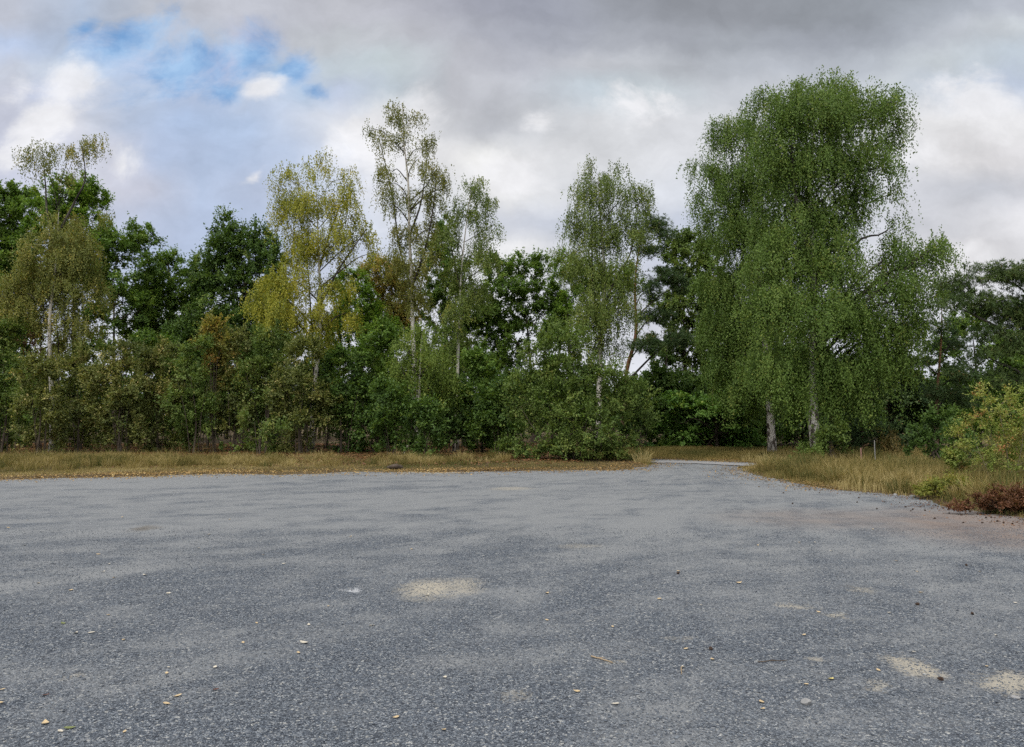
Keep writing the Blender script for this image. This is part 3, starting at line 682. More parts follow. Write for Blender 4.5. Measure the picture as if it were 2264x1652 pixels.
tree('oak_tree', 'shadowy tree filling the gap under the right side of the big birch', 'tree', 39, [(1960, 1000), (1960, 900), (1955, 780)],
     [(1900, 860, 60, 60), (1980, 850, 60, 60), (2030, 890, 50, 50), (1860, 930, 60, 50), (1940, 940, 70, 45), (2010, 960, 60, 40), (1790, 940, 50, 45), (1740, 930, 45, 40)], 'oak', 'pine', 'oak', .18, 11, .14, 25, .0, BACK)  # dark pine colour on its leaves paints in the shade of the birch crown

# ---- birches
BIR = 'birches standing above the tree line'
tree('birch_tree', 'olive leaved birch with pale trunk at far left, two bare-stemmed twig clumps at its top', 'birch', 35, [(118, 1000), (112, 900), (113, 720), (122, 580), (130, 470)],
     [(80, 322, 30, 18, .5), (62, 345, 18, 12, .4), (98, 352, 18, 20, .4), (148, 345, 22, 20, .5), (180, 322, 26, 18, .5), (208, 308, 16, 12, .4), (145, 382, 24, 14, .3), (235, 480, 10, 22, .4), (140, 500, 46, 38, .7), (110, 560, 58, 48), (168, 560, 46, 50), (70, 625, 50, 46), (150, 640, 64, 46), (52, 690, 48, 38), (150, 715, 52, 42, .7), (110, 790, 40, 44, .6), (30, 640, 30, 40, .7)],
     'birch', 'olive', 'birch', .145, 27, .07, 31, .12, BIR, stems=[[(122, 560, 0), (96, 470, .3), (86, 400, .5), (80, 335, .5)], [(128, 520, 0), (170, 450, -.2), (196, 400, -.3), (190, 330, -.3)], [(118, 1004, .2), (122, 800, .3), (118, 700, .2)]])
tree('birch_tree', 'yellow leaved birch with twin trunks and a drooping yellow side bough', 'birch', 35.5, [(688, 1000), (697, 860), (708, 720), (705, 560), (700, 420)],
     [(635, 390, 28, 28, .8), (690, 368, 36, 22, .5), (715, 350, 14, 16, .4), (762, 390, 26, 24, .6), (640, 455, 34, 50), (700, 450, 48, 42, .7), (765, 455, 34, 44, .7), (660, 535, 52, 45), (742, 545, 52, 48, .8), (800, 515, 24, 38, .6), (822, 560, 14, 24, .5), (645, 620, 52, 40, .8), (735, 635, 52, 34, .7), (600, 640, 30, 48, .9), (620, 690, 52, 34, .9), (556, 655, 17, 20, .9), (700, 700, 46, 38), (765, 690, 26, 30, .6), (690, 760, 45, 35, .7)],
     'birch', 'yellow', 'birch', .14, 21, .07, 32, .1, BIR, stems=[[(684, 1002, .25), (690, 850, .3), (684, 700, .3), (672, 560, .4), (645, 430, .4)], [(706, 680, 0), (745, 610, -.3), (790, 545, -.4), (815, 510, -.4)], [(704, 600, 0), (730, 500, .3), (765, 400, .5)]])
tree('birch_tree', 'tallest slender birch of the middle, sparse bronze green leaves and open dark limbs', 'birch', 36.5, [(925, 1000), (918, 860), (912, 700), (908, 600), (905, 500), (902, 400), (893, 310), (890, 230)],
     [(880, 250, 28, 26), (918, 255, 15, 24, .7), (890, 300, 24, 18, .6), (828, 285, 20, 18, .8), (862, 310, 30, 20, .8), (945, 325, 26, 26), (855, 375, 26, 24, .8), (930, 365, 30, 28, .7), (970, 388, 22, 26, .9), (885, 430, 38, 30, .9), (955, 440, 34, 30, .7), (858, 450, 18, 20, .9), (890, 515, 36, 34, .9), (950, 500, 32, 30, .7), (880, 580, 32, 34), (935, 575, 36, 34), (985, 400, 12, 18, .5), (862, 405, 20, 20, .7), (910, 650, 40, 40)],
     'birch', 'bronze', 'birch', .135, 15.0, .07, 33, .15, BIR, stems=[[(910, 640, 0), (880, 540, .3), (865, 430, .4), (835, 300, .4)], [(910, 640, 0), (945, 540, -.3), (962, 440, -.3), (965, 380, -.3)], [(906, 520, 0), (930, 440, .3), (945, 330, .3)]])
tree('birch_tree', 'slim pale stemmed birch with thin green top, right of the tallest birch', 'birch', 36.5, [(1010, 1000), (1012, 850), (1015, 700), (1024, 560), (1042, 410)],
     [(1050, 415, 30, 22, .9), (1020, 445, 26, 28, .8), (1078, 445, 22, 24, .8), (1040, 495, 42, 28), (1092, 498, 20, 14, .8), (1000, 530, 28, 26, .9), (1050, 555, 38, 34), (1010, 600, 38, 40), (1050, 640, 34, 36), (1010, 690, 32, 40), (1015, 770, 34, 48, .8), (1100, 570, 14, 20, .6)],
     'birch', 'weep', 'birch', .11, 17, .07, 34, .12, BIR, stems=[[(1018, 640, 0), (1000, 560, .2), (990, 500, .3)]])
tree('birch_tree', 'weeping birch right of centre with hanging twigs and black and white trunk', 'birch', 34, [(1322, 1000), (1325, 850), (1328, 720), (1338, 620), (1328, 480), (1322, 390)],
     [(1305, 358, 14, 18, .8), (1374, 365, 12, 14, .7), (1322, 398, 30, 26, .9), (1352, 430, 42, 34), (1290, 440, 30, 42), (1402, 420, 26, 24), (1330, 500, 56, 50), (1262, 490, 20, 26, .8), (1425, 440, 16, 20, .8), (1385, 505, 40, 45), (1300, 580, 50, 50), (1372, 590, 46, 46), (1248, 555, 22, 18, .6), (1320, 670, 55, 46), (1372, 680, 36, 46), (1292, 715, 36, 42), (1340, 750, 40, 36, .8)],
     'birch', 'weep', 'birch', .15, 20.0, .066, 35, .08, BIR, strand=1.25, stems=[[(1328, 740, 0), (1312, 640, .2), (1310, 540, .3), (1305, 420, .3)], [(1332, 680, 0), (1365, 610, -.3), (1392, 560, -.4), (1410, 450, -.4)]])
tree('birch_tree', 'large dense green birch beside the lane, left and behind the thicker-trunked one', 'birch', 32.5, [(1706, 1008), (1700, 900), (1690, 760), (1680, 600), (1660, 420), (1650, 320)],
     [(1583, 275, 12, 16), (1610, 280, 16, 18), (1642, 262, 14, 16), (1542, 355, 12, 20, .8), (1600, 300, 26, 28), (1640, 295, 36, 34), (1570, 375, 24, 34), (1555, 430, 18, 36, .8), (1620, 400, 52, 54), (1680, 380, 50, 66), (1600, 500, 50, 55), (1670, 500, 60, 66), (1585, 600, 48, 55), (1650, 620, 66, 56), (1605, 705, 52, 55), (1680, 720, 60, 56), (1600, 795, 38, 44), (1655, 815, 56, 46), (1705, 868, 42, 36), (1625, 865, 30, 22), (1565, 735, 20, 40, .7)],
     'birch', 'birch', 'birch', .2, 30, .068, 36, .08, BIR, strand=1.3)
tree('birch_tree', 'largest birch at right, wide weeping green crown over a thick cracked white trunk', 'birch', 27.5, [(1806, 1020), (1800, 930), (1798, 800), (1795, 600), (1792, 420), (1800, 260)],
     [(1698, 192, 14, 16), (1745, 188, 16, 16), (1835, 172, 16, 18), (1868, 184, 18, 16), (1925, 196, 14, 16, .7), (1986, 212, 16, 20, .8), (2003, 250, 12, 24, .7), (1662, 235, 10, 18), (1740, 222, 52, 36), (1700, 216, 28, 28), (1832, 205, 52, 30), (1790, 260, 76, 52), (1882, 238, 52, 42), (1958, 240, 36, 38, .8), (1985, 290, 20, 34, .7), (1720, 320, 55, 64), (1800, 350, 76, 60), (1888, 335, 55, 52), (1950, 365, 32, 30, .6), (1760, 450, 76, 64), (1850, 460, 64, 54), (1900, 425, 32, 40, .8), (1978, 425, 18, 26, .6), (1740, 560, 76, 64), (1838, 570, 72, 64), (1985, 490, 16, 30, .5), (1720, 680, 76, 64), (1810, 690, 76, 64), (1880, 680, 52, 54), (1985, 555, 42, 40, .8), (2045, 560, 42, 36, .8), (2080, 540, 22, 24, .7), (2010, 640, 55, 40, 1.0), (1950, 615, 44, 30, .8), (1960, 720, 55, 50), (1740, 790, 66, 54), (1830, 800, 66, 54), (1910, 800, 56, 54), (1985, 780, 40, 44), (1790, 860, 46, 26), (1880, 860, 44, 34), (1720, 850, 36, 30), (1922, 885, 30, 26), (2020, 720, 30, 34)],
     'birch', 'birch', 'birch', .235, 33, .068, 37, .07, BIR, strand=1.3, stems=[[(1797, 780, 0), (1870, 700, -.3), (1950, 630, -.4), (2040, 560, -.4)], [(1796, 640, 0), (1850, 540, .4), (1900, 420, .5), (1950, 270, .5)], [(1796, 600, 0), (1750, 440, -.4), (1735, 260, -.5)]])
tree('birch_tree', 'yellow-green young birch sapling in front of the dark middle bushes', 'birch', 32.3, [(925, 1000), (926, 900), (930, 800), (932, 740)],
     [(930, 748, 40, 34), (900, 800, 32, 36), (960, 800, 40, 40), (925, 840, 42, 30), (975, 865, 34, 32), (890, 770, 16, 20, .7), (990, 830, 20, 24)], 'birch', 'lime', 'birch', .1, 19, .066, 38, .05, strand=.8,
     stems=[[(926, 905, 0), (905, 860, -.2), (890, 810, -.3)]])

# ---- pines
PIN = 'scots pines in the tree line'
tree('pine_tree', 'leaning orange-trunked pine with a dark top right of the weeping birch', 'pine', 40, [(1372, 1000), (1385, 830), (1406, 740), (1403, 640), (1412, 560), (1428, 500)],
     [(1440, 492, 30, 20), (1412, 520, 20, 18), (1464, 520, 22, 20), (1440, 552, 32, 14), (1475, 610, 36, 20), (1440, 645, 28, 18), (1505, 630, 26, 20), (1455, 700, 42, 18), (1425, 765, 40, 18), (1490, 750, 36, 20)], 'pine', 'pine', 'pine', .14, 17, .17, 41, 0, PIN)
tree('pine_tree', 'thin red-stemmed pine with flat dark tiers right of the big birch', 'pine', 31, [(2066, 1000), (2074, 880), (2080, 760), (2086, 650)],
     [(2092, 655, 34, 22), (2070, 725, 36, 16), (2115, 760, 40, 14), (2045, 800, 42, 14), (2110, 828, 50, 16), (2060, 865, 44, 18), (2130, 880, 46, 18)], 'pine', 'pine', 'pine', .09, 20, .15, 42, 0, PIN)
tree('pine_tree', 'broad bronze-green pine reaching in from the right edge', 'pine', 25, [(2330, 1040), (2325, 800), (2300, 610)],
     [(2125, 632, 42, 22), (2185, 608, 46, 18), (2240, 618, 46, 26), (2158, 672, 50, 22), (2228, 690, 56, 24), (2105, 676, 26, 14, .8), (2200, 735, 56, 18, .8), (2255, 765, 50, 24), (2185, 785, 44, 16, .7), (2245, 835, 46, 22), (2275, 700, 40, 60), (2335, 605, 50, 28), (2390, 650, 50, 26), (2370, 725, 50, 24), (2320, 780, 40, 18), (2420, 700, 40, 22)], 'pine', 'pinebr', 'pine', .2, 27, .14, 43, 0, PIN)
tree('pine_tree', 'dark low pine standing in shade behind the two stakes', 'pine', 33, [(1905, 1010), (1903, 950), (1900, 880)],
     [(1900, 890, 30, 22), (1870, 930, 45, 18), (1930, 940, 45, 18), (1890, 970, 55, 18), (1960, 985, 40, 16), (1830, 955, 30, 16)], 'pine', 'pine', 'pine', .1, 14, .16, 44, 0, PIN)

# ---- shrub line on the left verge
SH = 'shrubs along the left verge'
sl = [('olive shrub cut by the left edge of the view', 5, 745, 62, 'shrubg', 37.5),
      ('low olive shrub hiding the foot of the leftmost birch', 85, 800, 45, 'shrub', 36),
      ('brownish olive shrub just right of the leftmost birch trunk', 175, 775, 55, 'shrub', 37.5),
      ('pale tipped olive shrub under the patch of open sky', 265, 778, 58, 'shrub', 37),
      ('olive shrub with straw-pink top sprays below the two-peaked oak', 350, 758, 55, 'shrub', 38),
      ('green shrub in front of the feathery dark tree', 430, 770, 50, 'hazel', 37),
      ('dusty olive shrub left of the yellow birch', 520, 745, 62, 'shrub', 38),
      ('tall rounded green shrub in front of the drooping yellow bough', 590, 712, 55, 'shrubg', 37.5),
      ('shrub with yellowing leaves at the foot of the yellow birch', 665, 770, 58, 'shrub', 36.5)]
for i, (lab, x, yt, hw, lm, d) in enumerate(sl):
    shrub('shrub', lab, 'shrub', d - 3.4, x, yt + (i * 37 % 5 - 2) * 9, hw, lm, 51 + i, ybot=1000, dens=11.5, leaf=.095, group=SH, gap=.12, uneven=1.3)
shrub('shrub', 'orange-brown withering shrub top showing above the olive shrubs', 'shrub', 34.2, 475, 716, 36, 'tawny', 61, ybot=840, dens=9, leaf=.1, group=SH, gap=.15)
shrub('shrub', 'small pale leaved shrub in front, left of the yellow birch foot', 'shrub', 32, 575, 895, 48, 'shrubg', 62, ybot=1004, dens=8, leaf=.09, group=SH, gap=.2)
shrub('shrub', 'rusty leaved thin shrub behind the leftmost birch trunk', 'shrub', 36, 90, 715, 40, 'browns', 63, ybot=800, dens=5, leaf=.09, group=SH, gap=.25)
UND = 'leafy saplings filling in behind the shrub line'
for i, (lab, x, yt, hw, lm) in enumerate([
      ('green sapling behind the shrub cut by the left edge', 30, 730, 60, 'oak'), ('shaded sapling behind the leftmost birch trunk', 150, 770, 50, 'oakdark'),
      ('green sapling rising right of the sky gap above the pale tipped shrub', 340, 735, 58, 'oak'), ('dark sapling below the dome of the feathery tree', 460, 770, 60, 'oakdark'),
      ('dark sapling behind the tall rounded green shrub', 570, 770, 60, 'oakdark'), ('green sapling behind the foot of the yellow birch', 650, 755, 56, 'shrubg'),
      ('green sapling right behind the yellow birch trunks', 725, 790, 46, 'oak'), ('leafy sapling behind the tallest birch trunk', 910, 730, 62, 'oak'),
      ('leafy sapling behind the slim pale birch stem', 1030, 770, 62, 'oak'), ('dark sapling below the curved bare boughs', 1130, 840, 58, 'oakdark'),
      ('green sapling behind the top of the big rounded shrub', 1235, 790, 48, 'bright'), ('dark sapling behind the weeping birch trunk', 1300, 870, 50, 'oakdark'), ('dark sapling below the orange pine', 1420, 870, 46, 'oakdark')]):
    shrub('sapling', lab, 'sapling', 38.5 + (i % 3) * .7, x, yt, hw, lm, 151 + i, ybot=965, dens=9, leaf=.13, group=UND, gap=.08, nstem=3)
MID = 'young oaks in the middle of the tree line'
ml = [('dark young oak with a forked bare bough right of the yellow birch', 755, 785, 58, 'oakdark', 36.5),
      ('tall fresh green young oak below the tawny tree', 835, 735, 62, 'oak', 37),
      ('shaded young oak left of the yellow-green sapling', 870, 860, 55, 'oakdark', 33.5),
      ('low dark young oak hiding the foot of the yellow-green sapling', 940, 905, 46, 'oakdark', 32.8),
      ('dark young oak behind the foot of the slim pale birch', 1000, 850, 60, 'oakdark', 36),
      ('leafy young oak right of the slim pale birch', 1068, 790, 52, 'oak', 37),
      ('low dark young oak left of the big rounded shrub', 1105, 860, 52, 'oakdark', 35)]
for i, (lab, x, yt, hw, lm, d) in enumerate(ml):
    shrub('young_oak', lab, 'young oak', d - 2.6, x, yt, hw, lm, 71 + i, ybot=1006, dens=11, leaf=.12, group=MID, gap=.08, nstem=3)
tree('hazel_shrub', 'big rounded green shrub at the corner where the lane leaves the lot', 'shrub', 28.6, [(1270, 1016), (1268, 930), (1262, 800)],
     [(1190, 795, 40, 40), (1215, 742, 16, 28, .8), (1255, 762, 46, 42), (1330, 850, 52, 44), (1230, 860, 64, 50), (1160, 870, 36, 46), (1300, 930, 80, 54), (1388, 880, 42, 46), (1408, 940, 32, 42), (1200, 950, 56, 42), (1250, 985, 60, 26), (1372, 988, 42, 20), (1152, 930, 36, 38), (1285, 815, 50, 44), (1330, 990, 50, 22), (1180, 985, 40, 22), (1250, 1003, 60, 14), (1340, 1005, 56, 12), (1175, 1002, 40, 13), (1130, 985, 30, 20)],
     'oak', 'hazel', 'oak', .08, 13, .085, 80, .06, limbs=False, stems=[[(1262, 1014, .2), (1225, 930, .4), (1200, 830, .3)], [(1275, 1014, 0), (1330, 930, -.3), (1370, 870, -.4)], [(1280, 1014, -.2), (1300, 900, .2), (1285, 800, .3)], [(1255, 1014, -.3), (1190, 960, -.4), (1150, 900, -.4)]], thick=.9)

# ---- right bank plants
tree('autumn_shrub', 'yellow-green shrub with reddening leaves and thin pale stems at the right edge', 'shrub', 16.5, [(2225, 1075), (2222, 1000), (2215, 900)],
     [(2200, 915, 48, 34), (2240, 955, 46, 44), (2158, 968, 34, 30, .8), (2190, 1005, 48, 30), (2250, 1025, 40, 34), (2132, 998, 20, 22, .7), (2165, 915, 18, 26, .8), (2255, 875, 36, 26), (2215, 1040, 40, 24, .7), (2180, 880, 14, 20, .7), (2120, 960, 16, 20, .6), (2225, 985, 60, 60, .5), (2180, 1050, 50, 18, .6)],
     'oak', 'autumn', 'stem', .022, 23, .04, 91, .1, limbs=False, strand=.55, twig=.6, stems=[[(2200, 1076, .2), (2185, 1010, .3), (2165, 930, .3)], [(2235, 1076, 0), (2245, 990, -.2), (2250, 900, -.2)], [(2180, 1072, -.2), (2160, 1030, -.3), (2140, 985, -.3)], [(2215, 1076, .1), (2205, 980, .2), (2200, 900, .1)]])
tree('sapling', 'tiny yellow leaved sapling standing in the grass left of the red-tinged shrub', 'sapling', 17.5, [(2122, 1062), (2122, 1040), (2120, 1010)],
     [(2120, 1012, 20, 12), (2125, 1030, 16, 12), (2110, 1022, 12, 10)], 'oak', 'autumn', 'stem', .012, 70, .055, 92, 0, limbs=False, strand=.4, twig=.5)
tree('heath_bush', 'low rusty red bush spilling over the gravel at the right edge', 'bush', 12.9, [(2215, 1140), (2215, 1120), (2210, 1100)],
     [(2200, 1112, 50, 13), (2250, 1102, 50, 18), (2150, 1118, 30, 9), (2290, 1105, 50, 20), (2230, 1124, 56, 11), (2180, 1096, 30, 8, .6), (2120, 1118, 24, 6, .6), (2262, 1130, 30, 10)], 'oak', 'red', 'stem', .014, 150, .035, 93, 0, limbs=False, strand=.28, twig=.5)
tree('heath_bush', 'low yellow-green bush between the straw grass and the red bush', 'bush', 15.3, [(2085, 1104), (2085, 1090), (2084, 1072)],
     [(2070, 1082, 44, 18), (2115, 1076, 38, 18), (2035, 1090, 20, 10), (2150, 1085, 34, 18), (2095, 1095, 40, 12)], 'oak', 'low', 'stem', .014, 120, .035, 94, 0, limbs=False, strand=.28, twig=.5)
tree('sapling', 'small orange-brown sapling in the shade behind the grass bank', 'sapling', 28, [(1973, 1012), (1973, 985), (1973, 950)],
     [(1973, 962, 12, 14), (1973, 985, 20, 18), (1973, 1002, 24, 14)], 'birch', 'orange', 'stem', .03, 30, .07, 95, 0, limbs=False, strand=.4)
shrub('elder_bush', 'fresh green bush at the right foot of the largest birch', 'bush', 27, 1835, 955, 36, 'hazel', 96, ybot=1010, dens=20, leaf=.09, strand=.7)
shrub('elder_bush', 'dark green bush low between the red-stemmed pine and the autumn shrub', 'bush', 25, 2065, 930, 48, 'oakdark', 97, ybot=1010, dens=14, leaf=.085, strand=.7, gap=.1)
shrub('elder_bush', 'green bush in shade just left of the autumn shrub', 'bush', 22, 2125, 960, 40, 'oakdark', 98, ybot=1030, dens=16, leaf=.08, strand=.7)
shrub('elder_bush', 'bright bush glimpsed between the two big birch trunks', 'bush', 34, 1752, 920, 30, 'oak', 99, ybot=985, dens=12, leaf=.11)
shrub('elder_bush', 'low green clump in the grass before the largest birch', 'bush', 25.5, 1790, 1000, 26, 'hazel', 100, ybot=1024, dens=30, leaf=.07, strand=.45, nstem=3)

# ------------------------------------------------------------------ far wood: one mass
def wood_mass():
    rg = np.random.default_rng(5)
    Vs, Fs, fm, off = [], [], [], 0
    n = 3000
    X = rg.uniform(-60, 60, n); Y = rg.uniform(54, 84, n)
    top = 3.6 + 1.4 * np.sin(X * .35) + .8 * np.sin(X * 1.1 + Y * .3)
    Z = rg.uniform(.2, 1, n) * top
    C = np.stack([X, Y, Z], 1)
    P, ax, nr, l, w, _ = foliage('oak', C, C - np.array((0, 0, 1.0)), rg, .26, 1.8)
    LV, LF = leaf_quads(P, ax, nr, l, w, .2)
    for _ in range(150):
        x, y = rg.uniform(-50, 50), rg.uniform(50, 80)
        h = rg.uniform(3, 4.5)
        V, F = tube(np.array([(x, y, -.3), (x + rg.uniform(-.2, .2), y, h * .5), (x + rg.uniform(-.4, .4), y, h)]), [.16, .12, .07], 5)
        Vs.append(V); Fs.append(F + off); off += len(V)
    TV, TF = np.vstack(Vs), np.vstack(Fs)
    o = mesh_obj('woodland', np.vstack([TV, LV]), np.vstack([TF, LF + len(TV)]), [BARK['oak'], ML['oakdark']], None,
                 np.concatenate([np.zeros(len(TF)), np.ones(len(LF))]), np.concatenate([np.zeros(len(TF)), rg.uniform(0, .7, len(LF))]))
    tag(o, 'dark undergrowth and thin trunks deep in the wood', 'woodland', kind='stuff')
wood_mass()

# ------------------------------------------------------------------ grass and litter
def blades(name, X, Y, h, w, mat, label, rg, lean=.35, tint=None):
    n = len(X); Z = np.maximum(ground_z(X, Y), gz(X, Y)) - .01
    a = rg.uniform(0, 2 * math.pi, n)
    side = np.stack([np.cos(a), np.sin(a), np.zeros(n)], 1) * (w / 2)[:, None]
    b = rg.uniform(0, 2 * math.pi, n); ln = np.abs(rg.normal(0, lean, n)) * h
    dr = np.stack([np.cos(b), np.sin(b), np.zeros(n)], 1)
    B = np.stack([X, Y, Z], 1)
    M = B + dr * (ln * .3)[:, None] + np.stack([np.zeros(n), np.zeros(n), h * .6], 1)
    T = B + dr * ln[:, None] + np.stack([np.zeros(n), np.zeros(n), h * (1 - .3 * np.minimum(ln / np.maximum(h, 1e-3), 1))], 1)
    V = np.stack([B - side, B + side, M + side * .8, M - side * .8, T], 1).reshape(-1, 3)
    k = np.arange(n)[:, None] * 5
    F4 = k + np.array([[0, 1, 2, 3]]); F3 = k + np.array([[3, 2, 4]])
    ti = np.clip(rg.beta(2, 2, n) if tint is None else tint + rg.normal(0, .16, n), 0, 1)
    o = mesh_obj(name, V, [F4, F3], ML[mat], tint=np.concatenate([ti, ti]))
    tag(o, label, 'grass', kind='stuff')
    return o
def scatter(rg, n, x0, x1, y0, y1):
    X, Y = rg.uniform(x0, x1, n), rg.uniform(y0, y1, n)
    s = sdist(X, Y) + wob(X, Y)
    return X, Y, s
def nz(X, Y, f, o):
    return np.sin(X * f + o) * np.cos(Y * f * 1.3 - o) * .5 + .5 * np.sin(X * f * 2.1 - Y * f * 1.7 + 2 * o)
rg = np.random.default_rng(21)
# left verge: short dry sward, ranker towards the shrubs
X, Y, s = scatter(rg, 520000, -30, 11, 17, 42)
vis = (np.abs(X) < .85 * Y + 2) & (s > .02) & ~((X > 5) & (Y > 29.5))
X, Y, s = X[vis], Y[vis], s[vis]
rank = ss(2.5, 6.5, s); tuft = np.clip(nz(X, Y, .8, 1.0), 0, 1)
h = (.03 + .04 * ss(.2, 2.5, s) + rank * (.06 + .18 * tuft)) * rg.uniform(.6, 1.4, len(X))
left_tall = ((X > -17) & (X < -9) & (Y > 25) & (Y < 28.5)); h[left_tall] *= 2.2
dens = np.clip(.25 + .6 * ss(0, 1.5, s), 0, 1) * (1 - .95 * ss(25.2, 29.0, Y + 1.2 * nz(X, Y, .5, 3) + .05 * np.clip(X + 6, 0, 14)))
k = rg.uniform(0, 1, len(X)) < dens
X, Y, s, h, rank = X[k], Y[k], s[k], h[k], rank[k]
tint = .50 + .25 * nz(X, Y, .35, 2.0) + .10 * nz(X, Y, 1.3, .2) + np.where(X < -4, .20, -.02) - .16 * ss(1.5, 5, s)
far_k = ss(6, 10, s)
blades('grass', X, Y, h, np.full(len(X), .011), 'straw', 'short straw and green grass of the verge left of the lane', rg, .5, tint)
# right bank: long straw grass
X, Y, s = scatter(rg, 560000, 4.5, 28, 11, 31)
vis = (np.abs(X) < .95 * Y + 2) & (s > .02) & (Y < 30 ) & ((s < 6.5) | (rg.uniform(0, 1, len(X)) < .15)) & (Y - .0 < 28.5)
X, Y, s = X[vis], Y[vis], s[vis]
h = (.08 + .34 * ss(.2, 1.8, s) + .20 * np.clip(nz(X, Y, .9, .4), 0, 1)) * rg.uniform(.45, 1.3, len(X))
k = rg.uniform(0, 1, len(X)) < np.clip(.30 + .7 * ss(0, .8, s), 0, 1) * .6
X, Y, s, h = X[k], Y[k], s[k], h[k]
tint = .62 + .26 * nz(X, Y, .45, .7) + .18 * nz(X, Y, 1.7, .3) - .18 * ss(1.5, 4, s)
blades('grass', X, Y, h, np.full(len(X), .012), 'straw', 'long straw coloured grass on the bank right of the lane', rg, .3, tint)
# tussocks standing out of the sward
def tussocks(label, C, r, hh, per, tone, mat):
    n = len(C) * per
    ci = np.repeat(np.arange(len(C)), per)
    a = rg.uniform(0, 2 * math.pi, n); q = r[ci] * np.sqrt(rg.uniform(0, 1, n))
    X, Y = C[ci, 0] + np.cos(a) * q, C[ci, 1] + np.sin(a) * q
    h = hh[ci] * rg.uniform(.45, 1.15, n) * (1 - .35 * q / r[ci])
    Z = np.maximum(ground_z(X, Y), gz(X, Y)) - .01
    out = np.stack([np.cos(a), np.sin(a), np.zeros(n)], 1); ln = (q / r[ci] * .55 + np.abs(rg.normal(0, .15, n))) * h
    b = rg.uniform(0, 2 * math.pi, n); side = np.stack([np.cos(b), np.sin(b), np.zeros(n)], 1) * .0055
    B = np.stack([X, Y, Z], 1); up = np.array((0, 0, 1.0))
    M = B + out * (ln * .35)[:, None] + up * (h * .6)[:, None]
    T = B + out * ln[:, None] + up * (h * (1 - .35 * np.minimum(ln / h, 1)))[:, None]
    V = np.stack([B - side, B + side, M + side * .8, M - side * .8, T], 1).reshape(-1, 3)
    k = np.arange(n)[:, None] * 5
    ti = np.clip(tone[ci] + rg.normal(0, .12, n), 0, 1)
    o = mesh_obj('grass', V, [k + np.array([[0, 1, 2, 3]]), k + np.array([[3, 2, 4]])], ML[mat], tint=np.concatenate([ti, ti]))
    tag(o, label, 'grass', kind='stuff')
X, Y, s = scatter(rg, 6000, 4.5, 22, 12, 29)
k = (s > .5) & (s < 6) & (rg.uniform(0, 1, len(X)) < .28) & (np.abs(X) < .72 * Y + 1) & (Y < 28.5)
C = np.stack([X[k], Y[k]], 1); n_ = len(C); print('tussocks', n_)
tussocks('rank tussocks of tan and olive grass on the bank right of the lane', C, rg.uniform(.12, .32, n_), rg.uniform(.3, .75, n_), 110, np.clip(rg.normal(.58, .24, n_), .05, .95), 'straw')
X, Y, s = scatter(rg, 4000, -19, 0, 22, 30)
k = (s > 2.6) & (rg.uniform(0, 1, len(X)) < np.where((X < -8) & (Y > 24.5) & (Y < 28), .32, .07))
C = np.stack([X[k], Y[k]], 1); n_ = len(C); print('tussocks', n_)
tussocks('pale straw tussocks along the back of the left verge', C, rg.uniform(.12, .3, n_), rg.uniform(.22, .55, n_), 90, np.clip(rg.normal(.62, .2, n_), .05, .95), 'straw')
# beyond the lane
X, Y, s = scatter(rg, 130000, 2, 20, 28, 37.5)
vis = (s > .02) & (Y > 29 - .0 * X)
X, Y, s = X[vis], Y[vis], s[vis]
h = (.05 + .14 * ss(.2, 2.5, s)) * rg.uniform(.5, 1.4, len(X))
blades('grass', X, Y, h, np.full(len(X), .013), 'shadestraw', 'tan grass strip in shade beyond the lane', rg, .35, .55 + .25 * nz(X, Y, .6, 1.3))

def litter(name, X, Y, size, mat, label, rg, tint=None, up=.012, flat=.35):
    n = len(X)
    Z = np.maximum(ground_z(X, Y), gz(X, Y)) + up * rg.uniform(.3, 1.6, n)
    P = np.stack([X, Y, Z], 1)
    a = rg.uniform(0, 2 * math.pi, n)
    ax = np.stack([np.cos(a), np.sin(a), rg.normal(0, flat * .6, n)], 1)
    nr = np.stack([rg.normal(0, flat, n), rg.normal(0, flat, n), np.ones(n)], 1)
    l = size * rg.uniform(.6, 1.3, n)
    V, F = leaf_quads(P, ax, nr, l, l * rg.uniform(.5, .75, n), .3)
    o = mesh_obj(name, V, F, ML[mat], tint=np.clip(rg.beta(2, 2, n) if tint is None else tint + rg.normal(0, .2, n), 0, 1))
    tag(o, label, 'leaf litter', kind='stuff')
    return o
# orange birch leaves drifted along the edge of the lot
X, Y, s = scatter(rg, 230000, -24, 11, 17, 32)
w_ = np.exp(-((s - .6 - .3 * nz(X, Y, .7, 2.2)) / .7) ** 2) * (.45 + .4 * nz(X, Y, .45, .9)) * np.where(X < 0, 1.0, .55) + .22 * np.exp(-((s - .2) / .9) ** 2)
k = (rg.uniform(0, 1, len(X)) < w_ * 1.1) & (np.abs(X) < .72 * Y + 1) & (s > -1.6)
X, Y = X[k], Y[k]
litter('leaf_litter', X, Y, .055, 'floor', 'drift of orange and tan leaves along the left edge of the gravel', rg, tint=np.where(X < -1, .62, .36))
# brown litter under the trees
X, Y, s = scatter(rg, 150000, -30, 22, 24, 46)
k = (s > 2.4) & (np.abs(X) < .72 * Y + 1) & (rg.uniform(0, 1, len(X)) < .15 + .75 * ss(25, 29, Y))
litter('leaf_litter', X[k], Y[k], .10, 'browns', 'brown dead leaves under the shrubs and trees', rg, up=.03)
# right corner
X, Y, s = scatter(rg, 60000, 5, 18, 7, 20)
w_ = np.exp(-(np.maximum(np.abs(s + .1) - .1, 0) / .5) ** 2) * ss(6.0, 9.0, X) + .04 * np.exp(-((s + 1.2) / 1.2) ** 2) * ss(6, 9, X)
k = (rg.uniform(0, 1, len(X)) < w_ * .95) & (s < 1.2)
litter('leaf_litter', X[k], Y[k], .035, 'browns', 'rusty dead leaves along the right edge of the gravel', rg, up=.008)

